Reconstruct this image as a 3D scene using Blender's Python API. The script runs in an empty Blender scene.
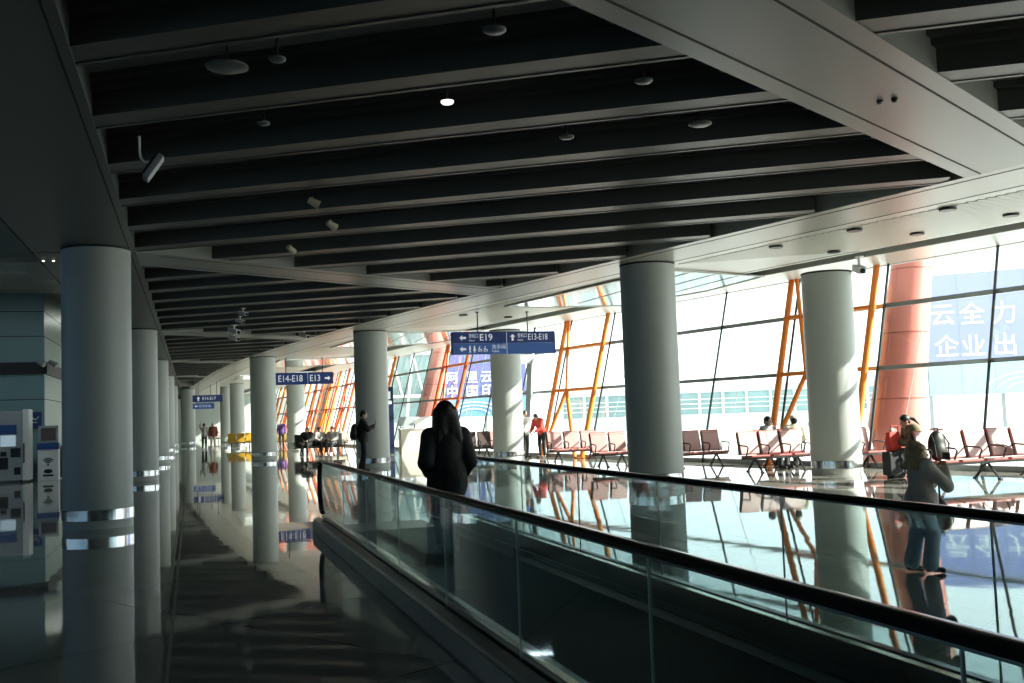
import bpy, bmesh, math, random
import numpy as np
from mathutils import Vector, Matrix
random.seed(7)
S = bpy.context.scene
C = S.collection
PI = math.pi

# ------------------------------------------------------------------ materials
def mat(name, col, rough=.5, metal=0., ior=1.5, noise=0., nscale=8., bump=0., emit=None, estr=0., spec=None):
    m = bpy.data.materials.new(name); m.use_nodes = True
    nt = m.node_tree; b = nt.nodes['Principled BSDF']
    b.inputs['Base Color'].default_value = (*col, 1)
    b.inputs['Roughness'].default_value = rough
    b.inputs['Metallic'].default_value = metal
    b.inputs['IOR'].default_value = ior
    if spec is not None: b.inputs['Specular IOR Level'].default_value = spec
    if noise or bump:
        tc = nt.nodes.new('ShaderNodeTexCoord'); n = nt.nodes.new('ShaderNodeTexNoise')
        n.inputs['Scale'].default_value = nscale; n.inputs['Detail'].default_value = 4
        nt.links.new(tc.outputs['Object'], n.inputs['Vector'])
        if noise:
            r = nt.nodes.new('ShaderNodeMapRange')
            r.inputs['To Min'].default_value = 1 - noise; r.inputs['To Max'].default_value = 1 + noise
            nt.links.new(n.outputs['Fac'], r.inputs['Value'])
            v = nt.nodes.new('ShaderNodeVectorMath'); v.operation = 'SCALE'
            v.inputs[0].default_value = col
            nt.links.new(r.outputs['Result'], v.inputs['Scale'])
            nt.links.new(v.outputs['Vector'], b.inputs['Base Color'])
        if bump:
            bp = nt.nodes.new('ShaderNodeBump'); bp.inputs['Strength'].default_value = bump
            bp.inputs['Distance'].default_value = .02
            nt.links.new(n.outputs['Fac'], bp.inputs['Height']); nt.links.new(bp.outputs['Normal'], b.inputs['Normal'])
    if emit:
        b.inputs['Emission Color'].default_value = (*emit, 1); b.inputs['Emission Strength'].default_value = estr
    return m

def glass_mat(name, tint=(.9, .95, .95), ior=1.5, rough=0.0, boost=1.0):
    m = bpy.data.materials.new(name); m.use_nodes = True; nt = m.node_tree; nt.nodes.clear()
    out = nt.nodes.new('ShaderNodeOutputMaterial'); mx = nt.nodes.new('ShaderNodeMixShader')
    tr = nt.nodes.new('ShaderNodeBsdfTransparent'); tr.inputs['Color'].default_value = (*tint, 1)
    gl = nt.nodes.new('ShaderNodeBsdfGlossy'); gl.inputs['Roughness'].default_value = rough
    gl.inputs['Color'].default_value = (.95, 1, 1, 1)
    lw = nt.nodes.new('ShaderNodeLayerWeight'); lw.inputs['Blend'].default_value = .5
    pw = nt.nodes.new('ShaderNodeMath'); pw.operation = 'POWER'; pw.inputs[1].default_value = 5
    f0 = ((ior - 1) / (ior + 1)) ** 2 * 2 * boost
    mu = nt.nodes.new('ShaderNodeMath'); mu.operation = 'MULTIPLY_ADD'; mu.inputs[1].default_value = (1 - f0) * .9; mu.inputs[2].default_value = f0; mu.use_clamp = True
    nt.links.new(lw.outputs['Facing'], pw.inputs[0]); nt.links.new(pw.outputs[0], mu.inputs[0]); nt.links.new(mu.outputs[0], mx.inputs[0])
    nt.links.new(tr.outputs[0], mx.inputs[1]); nt.links.new(gl.outputs[0], mx.inputs[2]); nt.links.new(mx.outputs[0], out.inputs[0])
    return m

def floor_mat():
    m = mat('polished_granite', (.20, .20, .19), .03, 0, 1.9)
    nt = m.node_tree; b = nt.nodes['Principled BSDF']
    tc = nt.nodes.new('ShaderNodeTexCoord'); mp = nt.nodes.new('ShaderNodeMapping')
    mp.inputs['Rotation'].default_value = (0, 0, math.radians(-32))
    nt.links.new(tc.outputs['Object'], mp.inputs['Vector'])
    br = nt.nodes.new('ShaderNodeTexBrick')
    br.offset = 0.0
    br.inputs['Scale'].default_value = 1; br.inputs['Brick Width'].default_value = 2.4; br.inputs['Row Height'].default_value = 2.4
    br.inputs['Mortar Size'].default_value = .008; br.inputs['Mortar Smooth'].default_value = .1
    br.inputs['Color1'].default_value = (.36, .35, .32, 1); br.inputs['Color2'].default_value = (.32, .31, .285, 1)
    br.inputs['Mortar'].default_value = (.03, .03, .03, 1)
    nt.links.new(mp.outputs[0], br.inputs['Vector'])
    # fine speckle of the stone
    n = nt.nodes.new('ShaderNodeTexNoise'); n.inputs['Scale'].default_value = 60; n.inputs['Detail'].default_value = 5
    nt.links.new(tc.outputs['Object'], n.inputs['Vector'])
    mr = nt.nodes.new('ShaderNodeMapRange'); mr.inputs['To Min'].default_value = .75; mr.inputs['To Max'].default_value = 1.25
    nt.links.new(n.outputs['Fac'], mr.inputs['Value'])
    vm = nt.nodes.new('ShaderNodeVectorMath'); vm.operation = 'SCALE'
    nt.links.new(br.outputs['Color'], vm.inputs[0]); nt.links.new(mr.outputs[0], vm.inputs['Scale'])
    nt.links.new(vm.outputs[0], b.inputs['Base Color'])
    # slow unevenness of the polish
    n2 = nt.nodes.new('ShaderNodeTexNoise'); n2.inputs['Scale'].default_value = 1.1; n2.inputs['Detail'].default_value = 2
    nt.links.new(tc.outputs['Object'], n2.inputs['Vector'])
    bp = nt.nodes.new('ShaderNodeBump'); bp.inputs['Strength'].default_value = .12; bp.inputs['Distance'].default_value = .012
    nt.links.new(n2.outputs['Fac'], bp.inputs['Height']); nt.links.new(bp.outputs['Normal'], b.inputs['Normal'])
    return m

M = {}
M['floor'] = floor_mat()
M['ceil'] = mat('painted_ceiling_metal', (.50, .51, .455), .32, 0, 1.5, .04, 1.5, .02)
M['band'] = mat('shade_toned_band_metal', (.30, .315, .295), .34, 0, 1.5, .04, 1.5, .02)  # same paint as the curved band, darkened to stand in for shade
M['soffit'] = mat('shade_toned_soffit_metal', (.11, .125, .12), .4, 0, 1.5, .04, 1.5)  # ceiling paint darkened: dimness of the left side put into the colour
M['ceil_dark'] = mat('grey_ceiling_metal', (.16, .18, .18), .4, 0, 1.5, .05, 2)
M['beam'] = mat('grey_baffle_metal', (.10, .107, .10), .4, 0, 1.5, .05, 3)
M['lid'] = mat('recess_panel_paint', (.34, .37, .35), .6, 0, 1.5, .08, 2)
M['slat'] = mat('pale_slat_metal', (.62, .63, .57), .35, 0, 1.5, .03, 4)
M['seam'] = mat('black_seam', (.02, .02, .02), .7)
M['mirror_panel'] = mat('polished_ceiling_panel', (.80, .82, .80), .08, .85, 1.5, .02, 3)
M['column'] = mat('column_paint', (.46, .50, .48), .42, 0, 1.5, .03, 2, .01)
M['steel'] = mat('brushed_steel', (.68, .70, .70), .12, 1., 1.5, .08, 20)
M['orange'] = mat('orange_steel_paint', (.86, .25, .03), .35, 0, 1.5, .05, 3)
M['redorange'] = mat('vermilion_steel_paint', (.74, .14, .04), .35, 0, 1.5, .05, 3)
M['red'] = mat('red_tower_paint', (.60, .20, .165), .5, 0, 1.5, .08, 1.2)
M['mullion'] = mat('grey_mullion', (.30, .33, .33), .35, .3, 1.5, .04, 5)
M['rod'] = mat('dark_tie_rod', (.05, .06, .06), .4, .5)
M['glass'] = glass_mat('facade_glass', (.88, .95, .95), 1.5, 0, .8)
M['balglass'] = glass_mat('balustrade_glass', (.80, .88, .88), 1.55, 0, 1.15)
M['rubber'] = mat('black_rubber', (.012, .012, .012), .22, 0, 1.5, .1, 30)
M['deck'] = mat('dark_anodised_deck', (.035, .042, .043), .3, .5, 1.5, .1, 12)
M['skirt'] = mat('grey_skirt_steel', (.20, .23, .23), .3, .7, 1.5, .1, 9)
M['trim'] = mat('bright_deck_trim', (.62, .58, .47), .2, 1., 1.5, .06, 20)
M['pallet'] = mat('ribbed_pallet', (.014, .015, .016), .65, 0, 1.5, .1, 30)
M['white'] = mat('white_paint', (.80, .80, .78), .5)
M['glazing_joint'] = mat('silicone_joint', (.42, .45, .45), .5)
M['joint'] = mat('glass_edge', (.65, .75, .74), .15, .0)
M['navy'] = mat('navy_sign_face', (.015, .035, .14), .35, 0, 1.5, .03, 3, emit=(.02, .05, .2), estr=.12)
M['blue'] = mat('blue_sign_face', (.045, .12, .36), .35, 0, 1.5, .03, 3, emit=(.05, .13, .4), estr=.12)
M['signtext'] = mat('white_sign_lettering', (.85, .88, .9), .5, emit=(.85, .9, 1), estr=.18)
M['black'] = mat('black_plastic', (.015, .016, .017), .4, 0, 1.5, .1, 10)
M['pink'] = mat('maroon_vinyl', (.44, .14, .13), .34, 0, 1.5, .08, 8)
M['seatback'] = mat('pale_maroon_backrest', (.50, .25, .24), .38, 0, 2.0, .06, 8)
M['chair_metal'] = mat('dark_chair_metal', (.07, .075, .075), .3, .7)
M['yellow'] = mat('yellow_vinyl', (.50, .31, .03), .4, 0, 1.5, .06, 8)
M['jacket_black'] = mat('black_jacket_cloth', (.012, .012, .014), .75, 0, 1.5, .25, 25, .25)
M['trouser_black'] = mat('black_trouser_cloth', (.014, .015, .018), .8, 0, 1.5, .2, 30, .2)
M['trouser_grey'] = mat('dark_grey_jeans', (.05, .055, .065), .8, 0, 1.5, .2, 30, .2)
M['hair_black'] = mat('black_hair', (.008, .007, .007), .45, 0, 1.5, .3, 40, .3)
M['hair_blond'] = mat('sandy_brown_hair', (.50, .36, .20), .5, 0, 1.5, .4, 30, .5)
M['skin'] = mat('skin', (.56, .34, .25), .5, 0, 1.45, .05, 12)
M['eye'] = mat('eye_dark', (.02, .015, .012), .2)
M['lip'] = mat('lip', (.42, .16, .14), .45)
M['grey_cloth'] = mat('warm_grey_fleece', (.62, .58, .52), .85, 0, 1.5, .15, 30, .3)
M['jeans'] = mat('pale_blue_denim', (.60, .72, .88), .85, 0, 1.5, .15, 30, .25)
M['brown_cloth'] = mat('olive_brown_cloth', (.15, .11, .065), .85, 0, 1.5, .15, 20, .2)
M['bagbrown'] = mat('dark_brown_leather', (.06, .035, .032), .5, 0, 1.5, .15, 12)
M['redbag'] = mat('bright_red_cloth', (.70, .05, .035), .6, 0, 1.5, .1, 12)
M['redcloth'] = mat('red_knit', (.60, .06, .05), .8, 0, 1.5, .1, 25, .2)
M['whitecloth'] = mat('white_cloth', (.72, .71, .69), .85, 0, 1.5, .06, 25, .2)
M['greycloth2'] = mat('light_grey_cloth', (.36, .35, .34), .85, 0, 1.5, .08, 25, .2)
M['purple'] = mat('purple_cloth', (.10, .05, .18), .8, 0, 1.5, .1, 25)
M['rust'] = mat('rust_red_cloth', (.30, .09, .06), .8, 0, 1.5, .1, 25)
M['cream'] = mat('cream_cloth', (.66, .60, .50), .8, 0, 1.5, .1, 25)
M['teal_wall'] = mat('pale_teal_wall_panel', (.25, .40, .42), .35, 0, 1.5, .03, 1.2)
M['green_wall'] = mat('pale_green_wall_panel', (.40, .52, .46), .4, 0, 1.5, .03, 1.2)
M['wall'] = mat('dim_grey_wall', (.20, .22, .22), .6, 0, 1.5, .04, 1)
M['endwall'] = mat('grey_green_end_wall', (.40, .46, .45), .5, 0, 1.5, .04, 1)
M['kiosk'] = mat('grey_white_machine_case', (.34, .37, .39), .4, 0, 1.5, .04, 4)
M['kiosk_blue'] = mat('blue_machine_panel', (.035, .09, .26), .35)
M['screen'] = mat('lit_display', (.3, .4, .45), .2, emit=(.45, .6, .7), estr=.28)
M['screen_dark'] = mat('dim_display', (.04, .042, .046), .15, emit=(.15, .13, .14), estr=.05)
M['lampglow'] = mat('lit_lamp', (1, 1, 1), .4, emit=(1, .97, .9), estr=1.2)
M['lamp_warm'] = mat('cream_lamp_shell', (.75, .66, .45), .5)
M['apron'] = mat('pale_concrete_apron', (.55, .55, .53), .8, 0, 1.5, .05, .2)
M['bill_lav'] = mat('lavender_hoarding', (.28, .31, .58), .6, 0, 1.5, .03, .4)
M['bill_low'] = mat('aqua_hoarding', (.36, .62, .75), .6, 0, 1.5, .2, .3)
M['bill_blue'] = mat('violet_blue_hoarding', (.12, .14, .36), .6, 0, 1.5, .06, .4)
M['bill_sea'] = mat('sea_blue_hoarding', (.14, .32, .58), .6, 0, 1.5, .3, .4)
M['bill_text'] = mat('white_hoarding_letter', (.85, .86, .88), .6)
M['pier_white'] = mat('pale_pier_cladding', (.46, .54, .55), .5, 0, 1.5, .04, .3)
M['pier_glass'] = mat('teal_pier_glazing', (.22, .34, .35), .15, 0, 1.6, .25, .25)
M['grey_panel'] = mat('grey_counter_panel', (.38, .43, .45), .4, 0, 1.5, .04, 4)
M['cream_panel'] = mat('cream_counter_panel', (.66, .62, .52), .5, 0, 1.5, .05, 3)
M['roof'] = mat('roof_soffit', (.5, .5, .5), .6)

# ------------------------------------------------------------------ mesh builder
class MB:
    def __init__(s): s.v = []; s.f = []; s.mi = []
    def add(s, vs, fs, mi=0):
        o = len(s.v); s.v += [tuple(v) for v in vs]; s.f += [tuple(i + o for i in f) for f in fs]; s.mi += [mi] * len(fs); return s
    def box(s, x0, x1, y0, y1, z0, z1, mi=0):
        v = [(x, y, z) for x in (x0, x1) for y in (y0, y1) for z in (z0, z1)]
        return s.add(v, [(0, 1, 3, 2), (4, 6, 7, 5), (0, 4, 5, 1), (2, 3, 7, 6), (0, 2, 6, 4), (1, 5, 7, 3)], mi)
    def prism(s, poly, z0, z1, mi=0):
        """poly: plan polygon; z0/z1 numbers or per-vertex lists"""
        n = len(poly)
        a = z0 if isinstance(z0, (list, tuple)) else [z0] * n
        b = z1 if isinstance(z1, (list, tuple)) else [z1] * n
        v = [(p[0], p[1], a[i]) for i, p in enumerate(poly)] + [(p[0], p[1], b[i]) for i, p in enumerate(poly)]
        f = [tuple(range(n - 1, -1, -1)), tuple(range(n, 2 * n))] + [(i, (i + 1) % n, n + (i + 1) % n, n + i) for i in range(n)]
        return s.add(v, f, mi)
    def loft(s, rings, closed=True, caps=True, mi=0):
        n = len(rings[0]); v = [p for r in rings for p in r]; f = []
        for k in range(len(rings) - 1):
            for i in range(n if closed else n - 1):
                j = (i + 1) % n
                f.append((k * n + i, k * n + j, (k + 1) * n + j, (k + 1) * n + i))
        if caps and closed:
            f.append(tuple(range(n - 1, -1, -1))); f.append(tuple(range((len(rings) - 1) * n, len(rings) * n)))
        return s.add(v, f, mi)
    def lathe(s, prof, cx=0, cy=0, seg=32, mi=0):
        return s.loft([[(cx + r * math.cos(2 * PI * i / seg), cy + r * math.sin(2 * PI * i / seg), z) for i in range(seg)] for r, z in prof], mi=mi)
    def tube(s, pts, r, seg=8, mi=0, r2=None):
        pts = [Vector(p) for p in pts]; rings = []
        up = None
        for i, p in enumerate(pts):
            d = (pts[min(i + 1, len(pts) - 1)] - pts[max(i - 1, 0)]).normalized()
            ref = Vector((0, 0, 1)) if abs(d.z) < .9 else Vector((1, 0, 0))
            a = d.cross(ref).normalized(); b = a.cross(d).normalized()
            rr = r if r2 is None else r + (r2 - r) * i / (len(pts) - 1)
            rings.append([tuple(p + a * rr * math.cos(2 * PI * k / seg) + b * rr * math.sin(2 * PI * k / seg)) for k in range(seg)])
        return s.loft(rings, mi=mi)
    def bar(s, p, q, w, h, up=(0, 0, 1), mi=0):
        p, q = Vector(p), Vector(q); d = (q - p).normalized(); u = Vector(up)
        a = d.cross(u)
        a = a.normalized() if a.length > 1e-4 else Vector((1, 0, 0)); b = a.cross(d).normalized()
        ring = lambda c: [tuple(c + a * x * w / 2 + b * y * h / 2) for x, y in ((-1, -1), (1, -1), (1, 1), (-1, 1))]
        return s.loft([ring(p), ring(q)], mi=mi)
    def ell(s, c, r, seg=16, rings=10, mi=0):
        return s.loft([[(c[0] + r[0] * math.sin(t) * math.cos(2 * PI * i / seg), c[1] + r[1] * math.sin(t) * math.sin(2 * PI * i / seg), c[2] + r[2] * math.cos(t)) for i in range(seg)]
                       for t in [0.02 + (PI - .04) * k / rings for k in range(rings + 1)]], mi=mi)
    def xf(s, m):
        s.v = [tuple(m @ Vector(v)) for v in s.v]; return s
    def build(s, name, mats, parent=None, smooth=False, bevel=0):
        me = bpy.data.meshes.new(name); me.from_pydata(s.v, [], s.f); me.update()
        bm = bmesh.new(); bm.from_mesh(me); bmesh.ops.recalc_face_normals(bm, faces=bm.faces); bm.to_mesh(me); bm.free()
        ml = mats if isinstance(mats, (list, tuple)) else [mats]
        for x in ml: me.materials.append(x)
        if len(ml) > 1: me.polygons.foreach_set('material_index', s.mi)
        if smooth:
            me.polygons.foreach_set('use_smooth', [True] * len(me.polygons))
            me.set_sharp_from_angle(angle=math.radians(40))
        o = bpy.data.objects.new(name, me); C.objects.link(o)
        if parent: o.parent = parent
        if bevel:
            b = o.modifiers.new('bevel', 'BEVEL'); b.width = bevel; b.segments = 2; b.limit_method = 'ANGLE'
        return o

def tag(o, label=None, cat=None, group=None, kind=None):
    if label: o['label'] = label
    if cat: o['category'] = cat
    if group: o['group'] = group
    if kind: o['kind'] = kind
    return o
def empty(name, loc=(0, 0, 0), rz=0):
    o = bpy.data.objects.new(name, None); C.objects.link(o); o.location = loc; o.rotation_euler = (0, 0, rz); o.empty_display_size = .2
    return o
def copy_tree(o, parent=None):
    c = o.copy(); C.objects.link(c)
    if parent: c.parent = parent
    for ch in list(o.children): copy_tree(ch, c)
    return c
def text(body, size, loc, m, parent=None, name='lettering', rot=(PI / 2, 0, 0), align='LEFT', ext=.002, sx=1., bold=0.):
    c = bpy.data.curves.new(name, 'FONT'); c.body = body; c.size = size; c.align_x = align; c.align_y = 'CENTER'; c.extrude = ext; c.offset = bold
    t = bpy.data.objects.new(name, c); C.objects.link(t)
    dg = bpy.context.evaluated_depsgraph_get(); dg.update()
    me = bpy.data.meshes.new_from_object(t.evaluated_get(dg)); bpy.data.objects.remove(t); bpy.data.curves.remove(c)
    me.materials.clear(); me.materials.append(m)
    o = bpy.data.objects.new(name, me); C.objects.link(o)
    o.location = loc; o.rotation_euler = rot; o.scale = (sx, 1, 1)
    if parent: o.parent = parent
    return o

# ------------------------------------------------------------------ plan curves of the hall (X right, Y along the walkway)
def M1(Y):                       # glass plane in plan at z = 3.9
    u = Y - 18.45
    if u < 0: return 17.35 - .26 * u
    if u > 45: return M1(63.45) - .053 * (u - 45)
    return 17.35 - .26 * u + .0023 * u * u
LEAN = .3
def gx(Y, z, off=0.): return M1(Y) + LEAN * (z - 3.9) + off
def xi(Y): return M1(Y) - 9.35   # inner edge of the smooth band
def xo(Y): return M1(Y) - 8.05   # outer edge of the smooth band
ZC = 4.47
def frange(a, b, st):
    n = max(1, int(round((b - a) / st))); return [a + (b - a) * i / n for i in range(n + 1)]

# ------------------------------------------------------------------ SETTING: floor, ceiling, walls
YB, YE = -20., 118.
fl = MB(); fl.box(-16, gx(YB, 0), YB, YE, -.3, 0)
fl = MB()
ys = frange(YB, YE, 3)
fl.prism([(-16, YB)] + [(gx(y, 0) + .05, y) for y in ys] + [(-16, YE)], -.3, 0)
floor = tag(fl.build('floor', M['floor']), kind='structure')
# pale inlaid joint along the column row
b = MB(); b.box(-.185, -.16, YB, YE, -.01, .0015); tag(b.build('floor_joint', M['skirt'], floor), kind='structure')

ceil = tag(empty('ceiling', (0, 0, 0)), kind='structure')
def cpart(mb, name, m, smooth=False): return mb.build(name, m, ceil, smooth)
# flat strip above the left column row
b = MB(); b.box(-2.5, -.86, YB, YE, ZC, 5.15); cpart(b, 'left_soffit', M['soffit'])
b = MB(); b.box(-.965, -.945, YB, YE, ZC - .004, ZC + .01); b.box(-2.48, -2.455, YB, YE, ZC - .004, ZC + .01)
for y in frange(3.5, 108.5, 15): b.box(-2.5, -.86, y - .01, y + .01, ZC - .004, ZC + .01)
cpart(b, 'soffit_seam', M['seam'])
# smooth curved band along the glass side
ysb = frange(YB, YE, 2)
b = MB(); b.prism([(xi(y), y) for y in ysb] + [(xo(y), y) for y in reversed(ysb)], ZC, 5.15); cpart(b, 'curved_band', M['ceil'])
b = MB()
for y0, y1 in zip(ysb[:-1], ysb[1:]):
    for fx, d in ((xo, 0.), (xi, .22)):
        b.prism([(fx(y0) + d - .012, y0), (fx(y0) + d + .012, y0), (fx(y1) + d + .012, y1), (fx(y1) + d - .012, y1)], ZC - .004, ZC + .01)
cpart(b, 'band_seam', M['seam'])
SL = .625
def clip_x(y0, s):               # where the line Y = y0 + s (X+.85) meets the inner edge
    lo, hi = -.9, 60.
    for _ in range(50):
        m = (lo + hi) / 2
        if m < xi(y0 + s * (m + .85)): lo = m
        else: hi = m
    return hi
def dband(y0, y1, name, n):
    e0, e1 = clip_x(y0, SL) + .3, clip_x(y1, SL) + .3
    f = lambda y, x: (x, y + SL * (x + .85))
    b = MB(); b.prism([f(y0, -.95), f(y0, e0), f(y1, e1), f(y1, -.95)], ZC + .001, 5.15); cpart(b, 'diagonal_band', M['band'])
    b = MB()
    for yy in (y0 + .27, y1 - .27):
        e = clip_x(yy, SL)
        b.prism([f(yy - .014, -.5), f(yy - .014, e), f(yy + .014, e), f(yy + .014, -.5)], ZC - .003, ZC + .01)
    cpart(b, 'band_seam', M['seam'])
for n in range(-1, 6): dband(3.15 + 15.2 * n, 4.7 + 15.2 * n, 'diagonal_band', n)
# baffle beams across the coffers
for k in range(-2, 33):
    yk = 8.92 + 1.9 * k
    e = clip_x(yk, -SL)
    if e < -.1: continue
    L0 = Vector((-.95, yk + SL * .10, 0)); L1 = Vector((e + .12, yk - SL * (e + .97), 0))
    d = (L1 - L0).normalized(); pn = Vector((-d.y, d.x, 0))       # pn points away from the viewer
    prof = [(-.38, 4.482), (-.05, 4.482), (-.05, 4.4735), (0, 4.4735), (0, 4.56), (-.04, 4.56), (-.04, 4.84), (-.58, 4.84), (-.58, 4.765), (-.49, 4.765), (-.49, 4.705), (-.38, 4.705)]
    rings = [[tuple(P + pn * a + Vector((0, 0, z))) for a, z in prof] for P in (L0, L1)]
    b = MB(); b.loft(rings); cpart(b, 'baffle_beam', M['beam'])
b = MB(); b.prism([(-.95, YB)] + [(xi(y) + .1, y) for y in ysb] + [(-.95, YE)], 4.82, 5.3); cpart(b, 'recess_panel', M['lid'])
# rising outer soffit between the band and the glass
def oc(Y, t): z = ZC + .5 * t; x1 = gx(Y, 4.97); return (xo(Y) + t * (x1 - xo(Y)), Y, z)
def ostrip(t0, t1, dz, th):
    b = MB()
    for y0, y1 in zip(ysb[:-1], ysb[1:]):
        P = [oc(y0, t0), oc(y0, t1), oc(y1, t1), oc(y1, t0)]
        b.prism([p[:2] for p in P], [p[2] + dz for p in P], [p[2] + dz + th for p in P])
    return b
cpart(ostrip(0, .52, 0, .12), 'outer_soffit', M['slat'])
cpart(ostrip(.68, 1., 0, .25), 'fascia_soffit', M['ceil'])
cpart(ostrip(.5, .7, .26, .1), 'slot_recess', M['ceil_dark'])
b = ostrip(.50, .525, -.012, .02); cpart(b, 'slot_lip', M['ceil'])
# slats laid diagonally on the outer soffit
b = MB()
def oz(x, y): t = (x - xo(y)) / (gx(y, 4.97) - xo(y)); return t, ZC + .5 * t
y = 9.
while y < 60:
    ph = (y - 9.) % 15.2
    if ph < 10.5:
        pts = []
        for q in np.linspace(0, 5.4, 16):
            X = xo(y) + .12 + q; Y = y - .18 * q
            t, z = oz(X, Y)
            if .03 < t < .515: pts.append((X, Y, z - .004))
        if len(pts) > 1: b.bar(pts[0], pts[-1], .085, .016)
    y += .16
tag(cpart(b, 'slat_panel', M['slat']), kind='stuff')
# polished triangular panels
for n in range(0, 4):
    dy = 15.2 * n
    tri = [oc(yy + dy, tt)[:2] for tt, yy in ((.115, 27.2), (.075, 20.), (.655, 23.), (.78, 26.5), (.735, 30.), (.3, 28.4))]
    z = [oz(*p)[1] - .035 for p in tri]
    b = MB(); b.prism(tri, z, [q + .03 for q in z]); cpart(b, 'polished_panel', M['mirror_panel'])
    b = MB()
    for i in range(6):
        p, q = tri[i], tri[(i + 1) % 6]
        b.bar((p[0], p[1], z[i] - .005), (q[0], q[1], z[(i + 1) % 6] - .005), .06, .03)
    for s in (.25, .5, .75):
        p = [tri[1][j] + s * (tri[2][j] - tri[1][j]) for j in (0, 1)]; q = [tri[5][j] + s * (tri[3][j] - tri[5][j]) for j in (0, 1)]
        b.bar((*p, oz(*p)[1] - .04), (*q, oz(*q)[1] - .04), .02, .012)
    cpart(b, 'panel_frame', M['ceil'])
# left hall ceiling, higher and dark
b = MB(); b.box(-16, -2.45, YB, YE, 6.3, 6.5); cpart(b, 'high_ceiling', M['ceil_dark'])
b = MB(); b.box(-2.5, -2.38, YB, YE, 5.15, 6.3); cpart(b, 'bulkhead', M['ceil_dark'])
b = MB()
for i in range(24): b.box(-16, -2.6, 31 + i * .3, 31.16 + i * .3, 6.16, 6.3)
cpart(b, 'high_slats', M['slat'])

# walls
b = MB()
b.box(-16.3, -16, YB, -8, 0, 6.5); b.box(-16.3, -16, 24, YE, 0, 6.5); b.box(-16.3, -16, -8, 24, 0, .9); b.box(-16.3, -16, -8, 24, 5.2, 6.5)
tag(b.build('wall_left', M['wall']), kind='structure')
w2 = tag(empty('window_2', (-16.1, 8, .9)), kind='structure')
b = MB(); b.box(-.03, 0, -16, 16, 0, 4.3); b.build('pane', glass_mat('blue_tinted_glass', (.33, .42, .50)), w2)
b = MB()
for i in range(17): b.box(-.08, .08, -16 + 2 * i - .05, -16 + 2 * i + .05, 0, 4.3)
for z in (0.02, 1.4, 2.8, 4.28): b.box(-.08, .08, -16, 16, z - .04, z + .04)
b.build('window_frame', M['mullion'], w2)
b = MB(); b.box(-16.3, gx(YB, 4.97) + 1, YB - .3, YB, 0, 6.5); tag(b.build('wall_back', M['wall']), kind='structure')
b = MB(); b.box(-16.3, gx(YE, 3.9) + 3, YE, YE + .3, 0, 6.5)
tag(b.build('wall_front', M['endwall']), kind='structure')

# ------------------------------------------------------------------ glass facade = window_1
win = tag(empty('window_1', (0, 0, 0)), kind='structure')
Y0F, BAY = 19.4 - 2.9 * 13, 2.9
nb = 46
for k in range(nb):
    ya = Y0F + BAY * k
    if ya > YE: break
    for h in (0, 1):
        y0, y1 = ya + h * BAY / 2, ya + (h + 1) * BAY / 2
        b = MB(); b.add([(gx(y0, 0), y0, 0), (gx(y1, 0), y1, 0), (gx(y1, 5.0), y1, 5.0), (gx(y0, 5.0), y0, 5.0)], [(0, 1, 2, 3)])
        b.build('pane', M['glass'], win)
    b = MB()
    for z, h in ((.06, .12), (2.36, .10), (3.9, .11)):
        b.bar((gx(ya, z, -.08), ya, z), (gx(ya + BAY, z, -.08), ya + BAY, z), .10, h)
    b.build('mullion', M['mullion'], win)
    b = MB(); ym = ya + BAY / 2
    b.bar((gx(ym, 0), ym, 0), (gx(ym, 5.), ym, 5.), .014, .014); b.build('glazing_joint', M['glazing_joint'], win)
    b = MB(); b.tube([(gx(ya - .85, 0, -.18), ya - .85, 0), (gx(ya - .28, 5., -.18), ya - .28, 5.0)], .035)
    b.build('tie_rod', M['rod'], win)
# opaque band above the glass and roof overhang outside
b = MB()
for y0, y1 in zip(ysb[:-1], ysb[1:]):
    P = [(gx(y0, 5) + .02, y0), (gx(y0, 5) + .2, y0), (gx(y1, 5) + .2, y1), (gx(y1, 5) + .02, y1)]
    b.prism(P, 4.96, 7.4)
    P = [(gx(y0, 5) - 9.5, y0), (gx(y0, 5) + 3.0, y0), (gx(y1, 5) + 3.0, y1), (gx(y1, 5) - 9.5, y1)]
    b.prism(P, 7.3, 7.6)
tag(b.build('roof', M['roof']), kind='structure')

# ------------------------------------------------------------------ orange trusses
def truss(yr, yl, label, m, first=False):
    base = (gx(yr, 0, -.3), yr, 0)
    t = empty('steel_truss', base); tag(t, label, 'truss', 'orange steel trusses along the glass wall')
    q = lambda y, z, off=-.3: (gx(y, z, off) - base[0], y - base[1], z)
    ym = (yr + yl) / 2
    b = MB(); b.tube([q(yr - .55, 0), q(yr - .05, 5.05)], .085, 12); b.build('pole', m, t, True)
    b = MB(); b.tube([q(yl - .6, 0), q(yl - .02, 5.05)], .085, 12); b.build('pole', m, t, True)
    mb_ = yr + .55 * (yl - yr)
    b = MB(); b.tube([q(mb_, 2.36, -.3), q(yl - .22, 5.05, -.34)], .06, 10); b.build('inner_pole', m, t, True)
    for yf in (yl - .55, yr - .1):
        b = MB(); b.tube([q(mb_, 2.36), q(yf, 0.02)], .065, 10); b.build('brace', m, t, True)
    for z in (2.36, 3.9):
        b = MB(); b.tube([q(yr - .25, z), q(yl - .25, z)], .06, 10); b.build('rail', m, t, True)
    for yy in (yr - .55, yl - .6):
        b = MB(); b.lathe([(.16, 0), (.16, .03), (.12, .05)], q(yy, 0)[0], q(yy, 0)[1], 16); b.build('base_plate', m, t)
    return t
truss(22.3, 25.1, 'orange steel truss rising either side of the large pale column on the right', M['orange'])
truss(33.9, 36.7, 'orange truss with forked legs behind the seats left of the middle column', M['orange'])
truss(45.5, 48.4, 'red-orange truss beside the left hoarding, behind the woman with long hair', M['redorange'])
truss(57.1, 60.0, 'orange truss just right of the phone-reading man\'s column', M['orange'])
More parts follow.
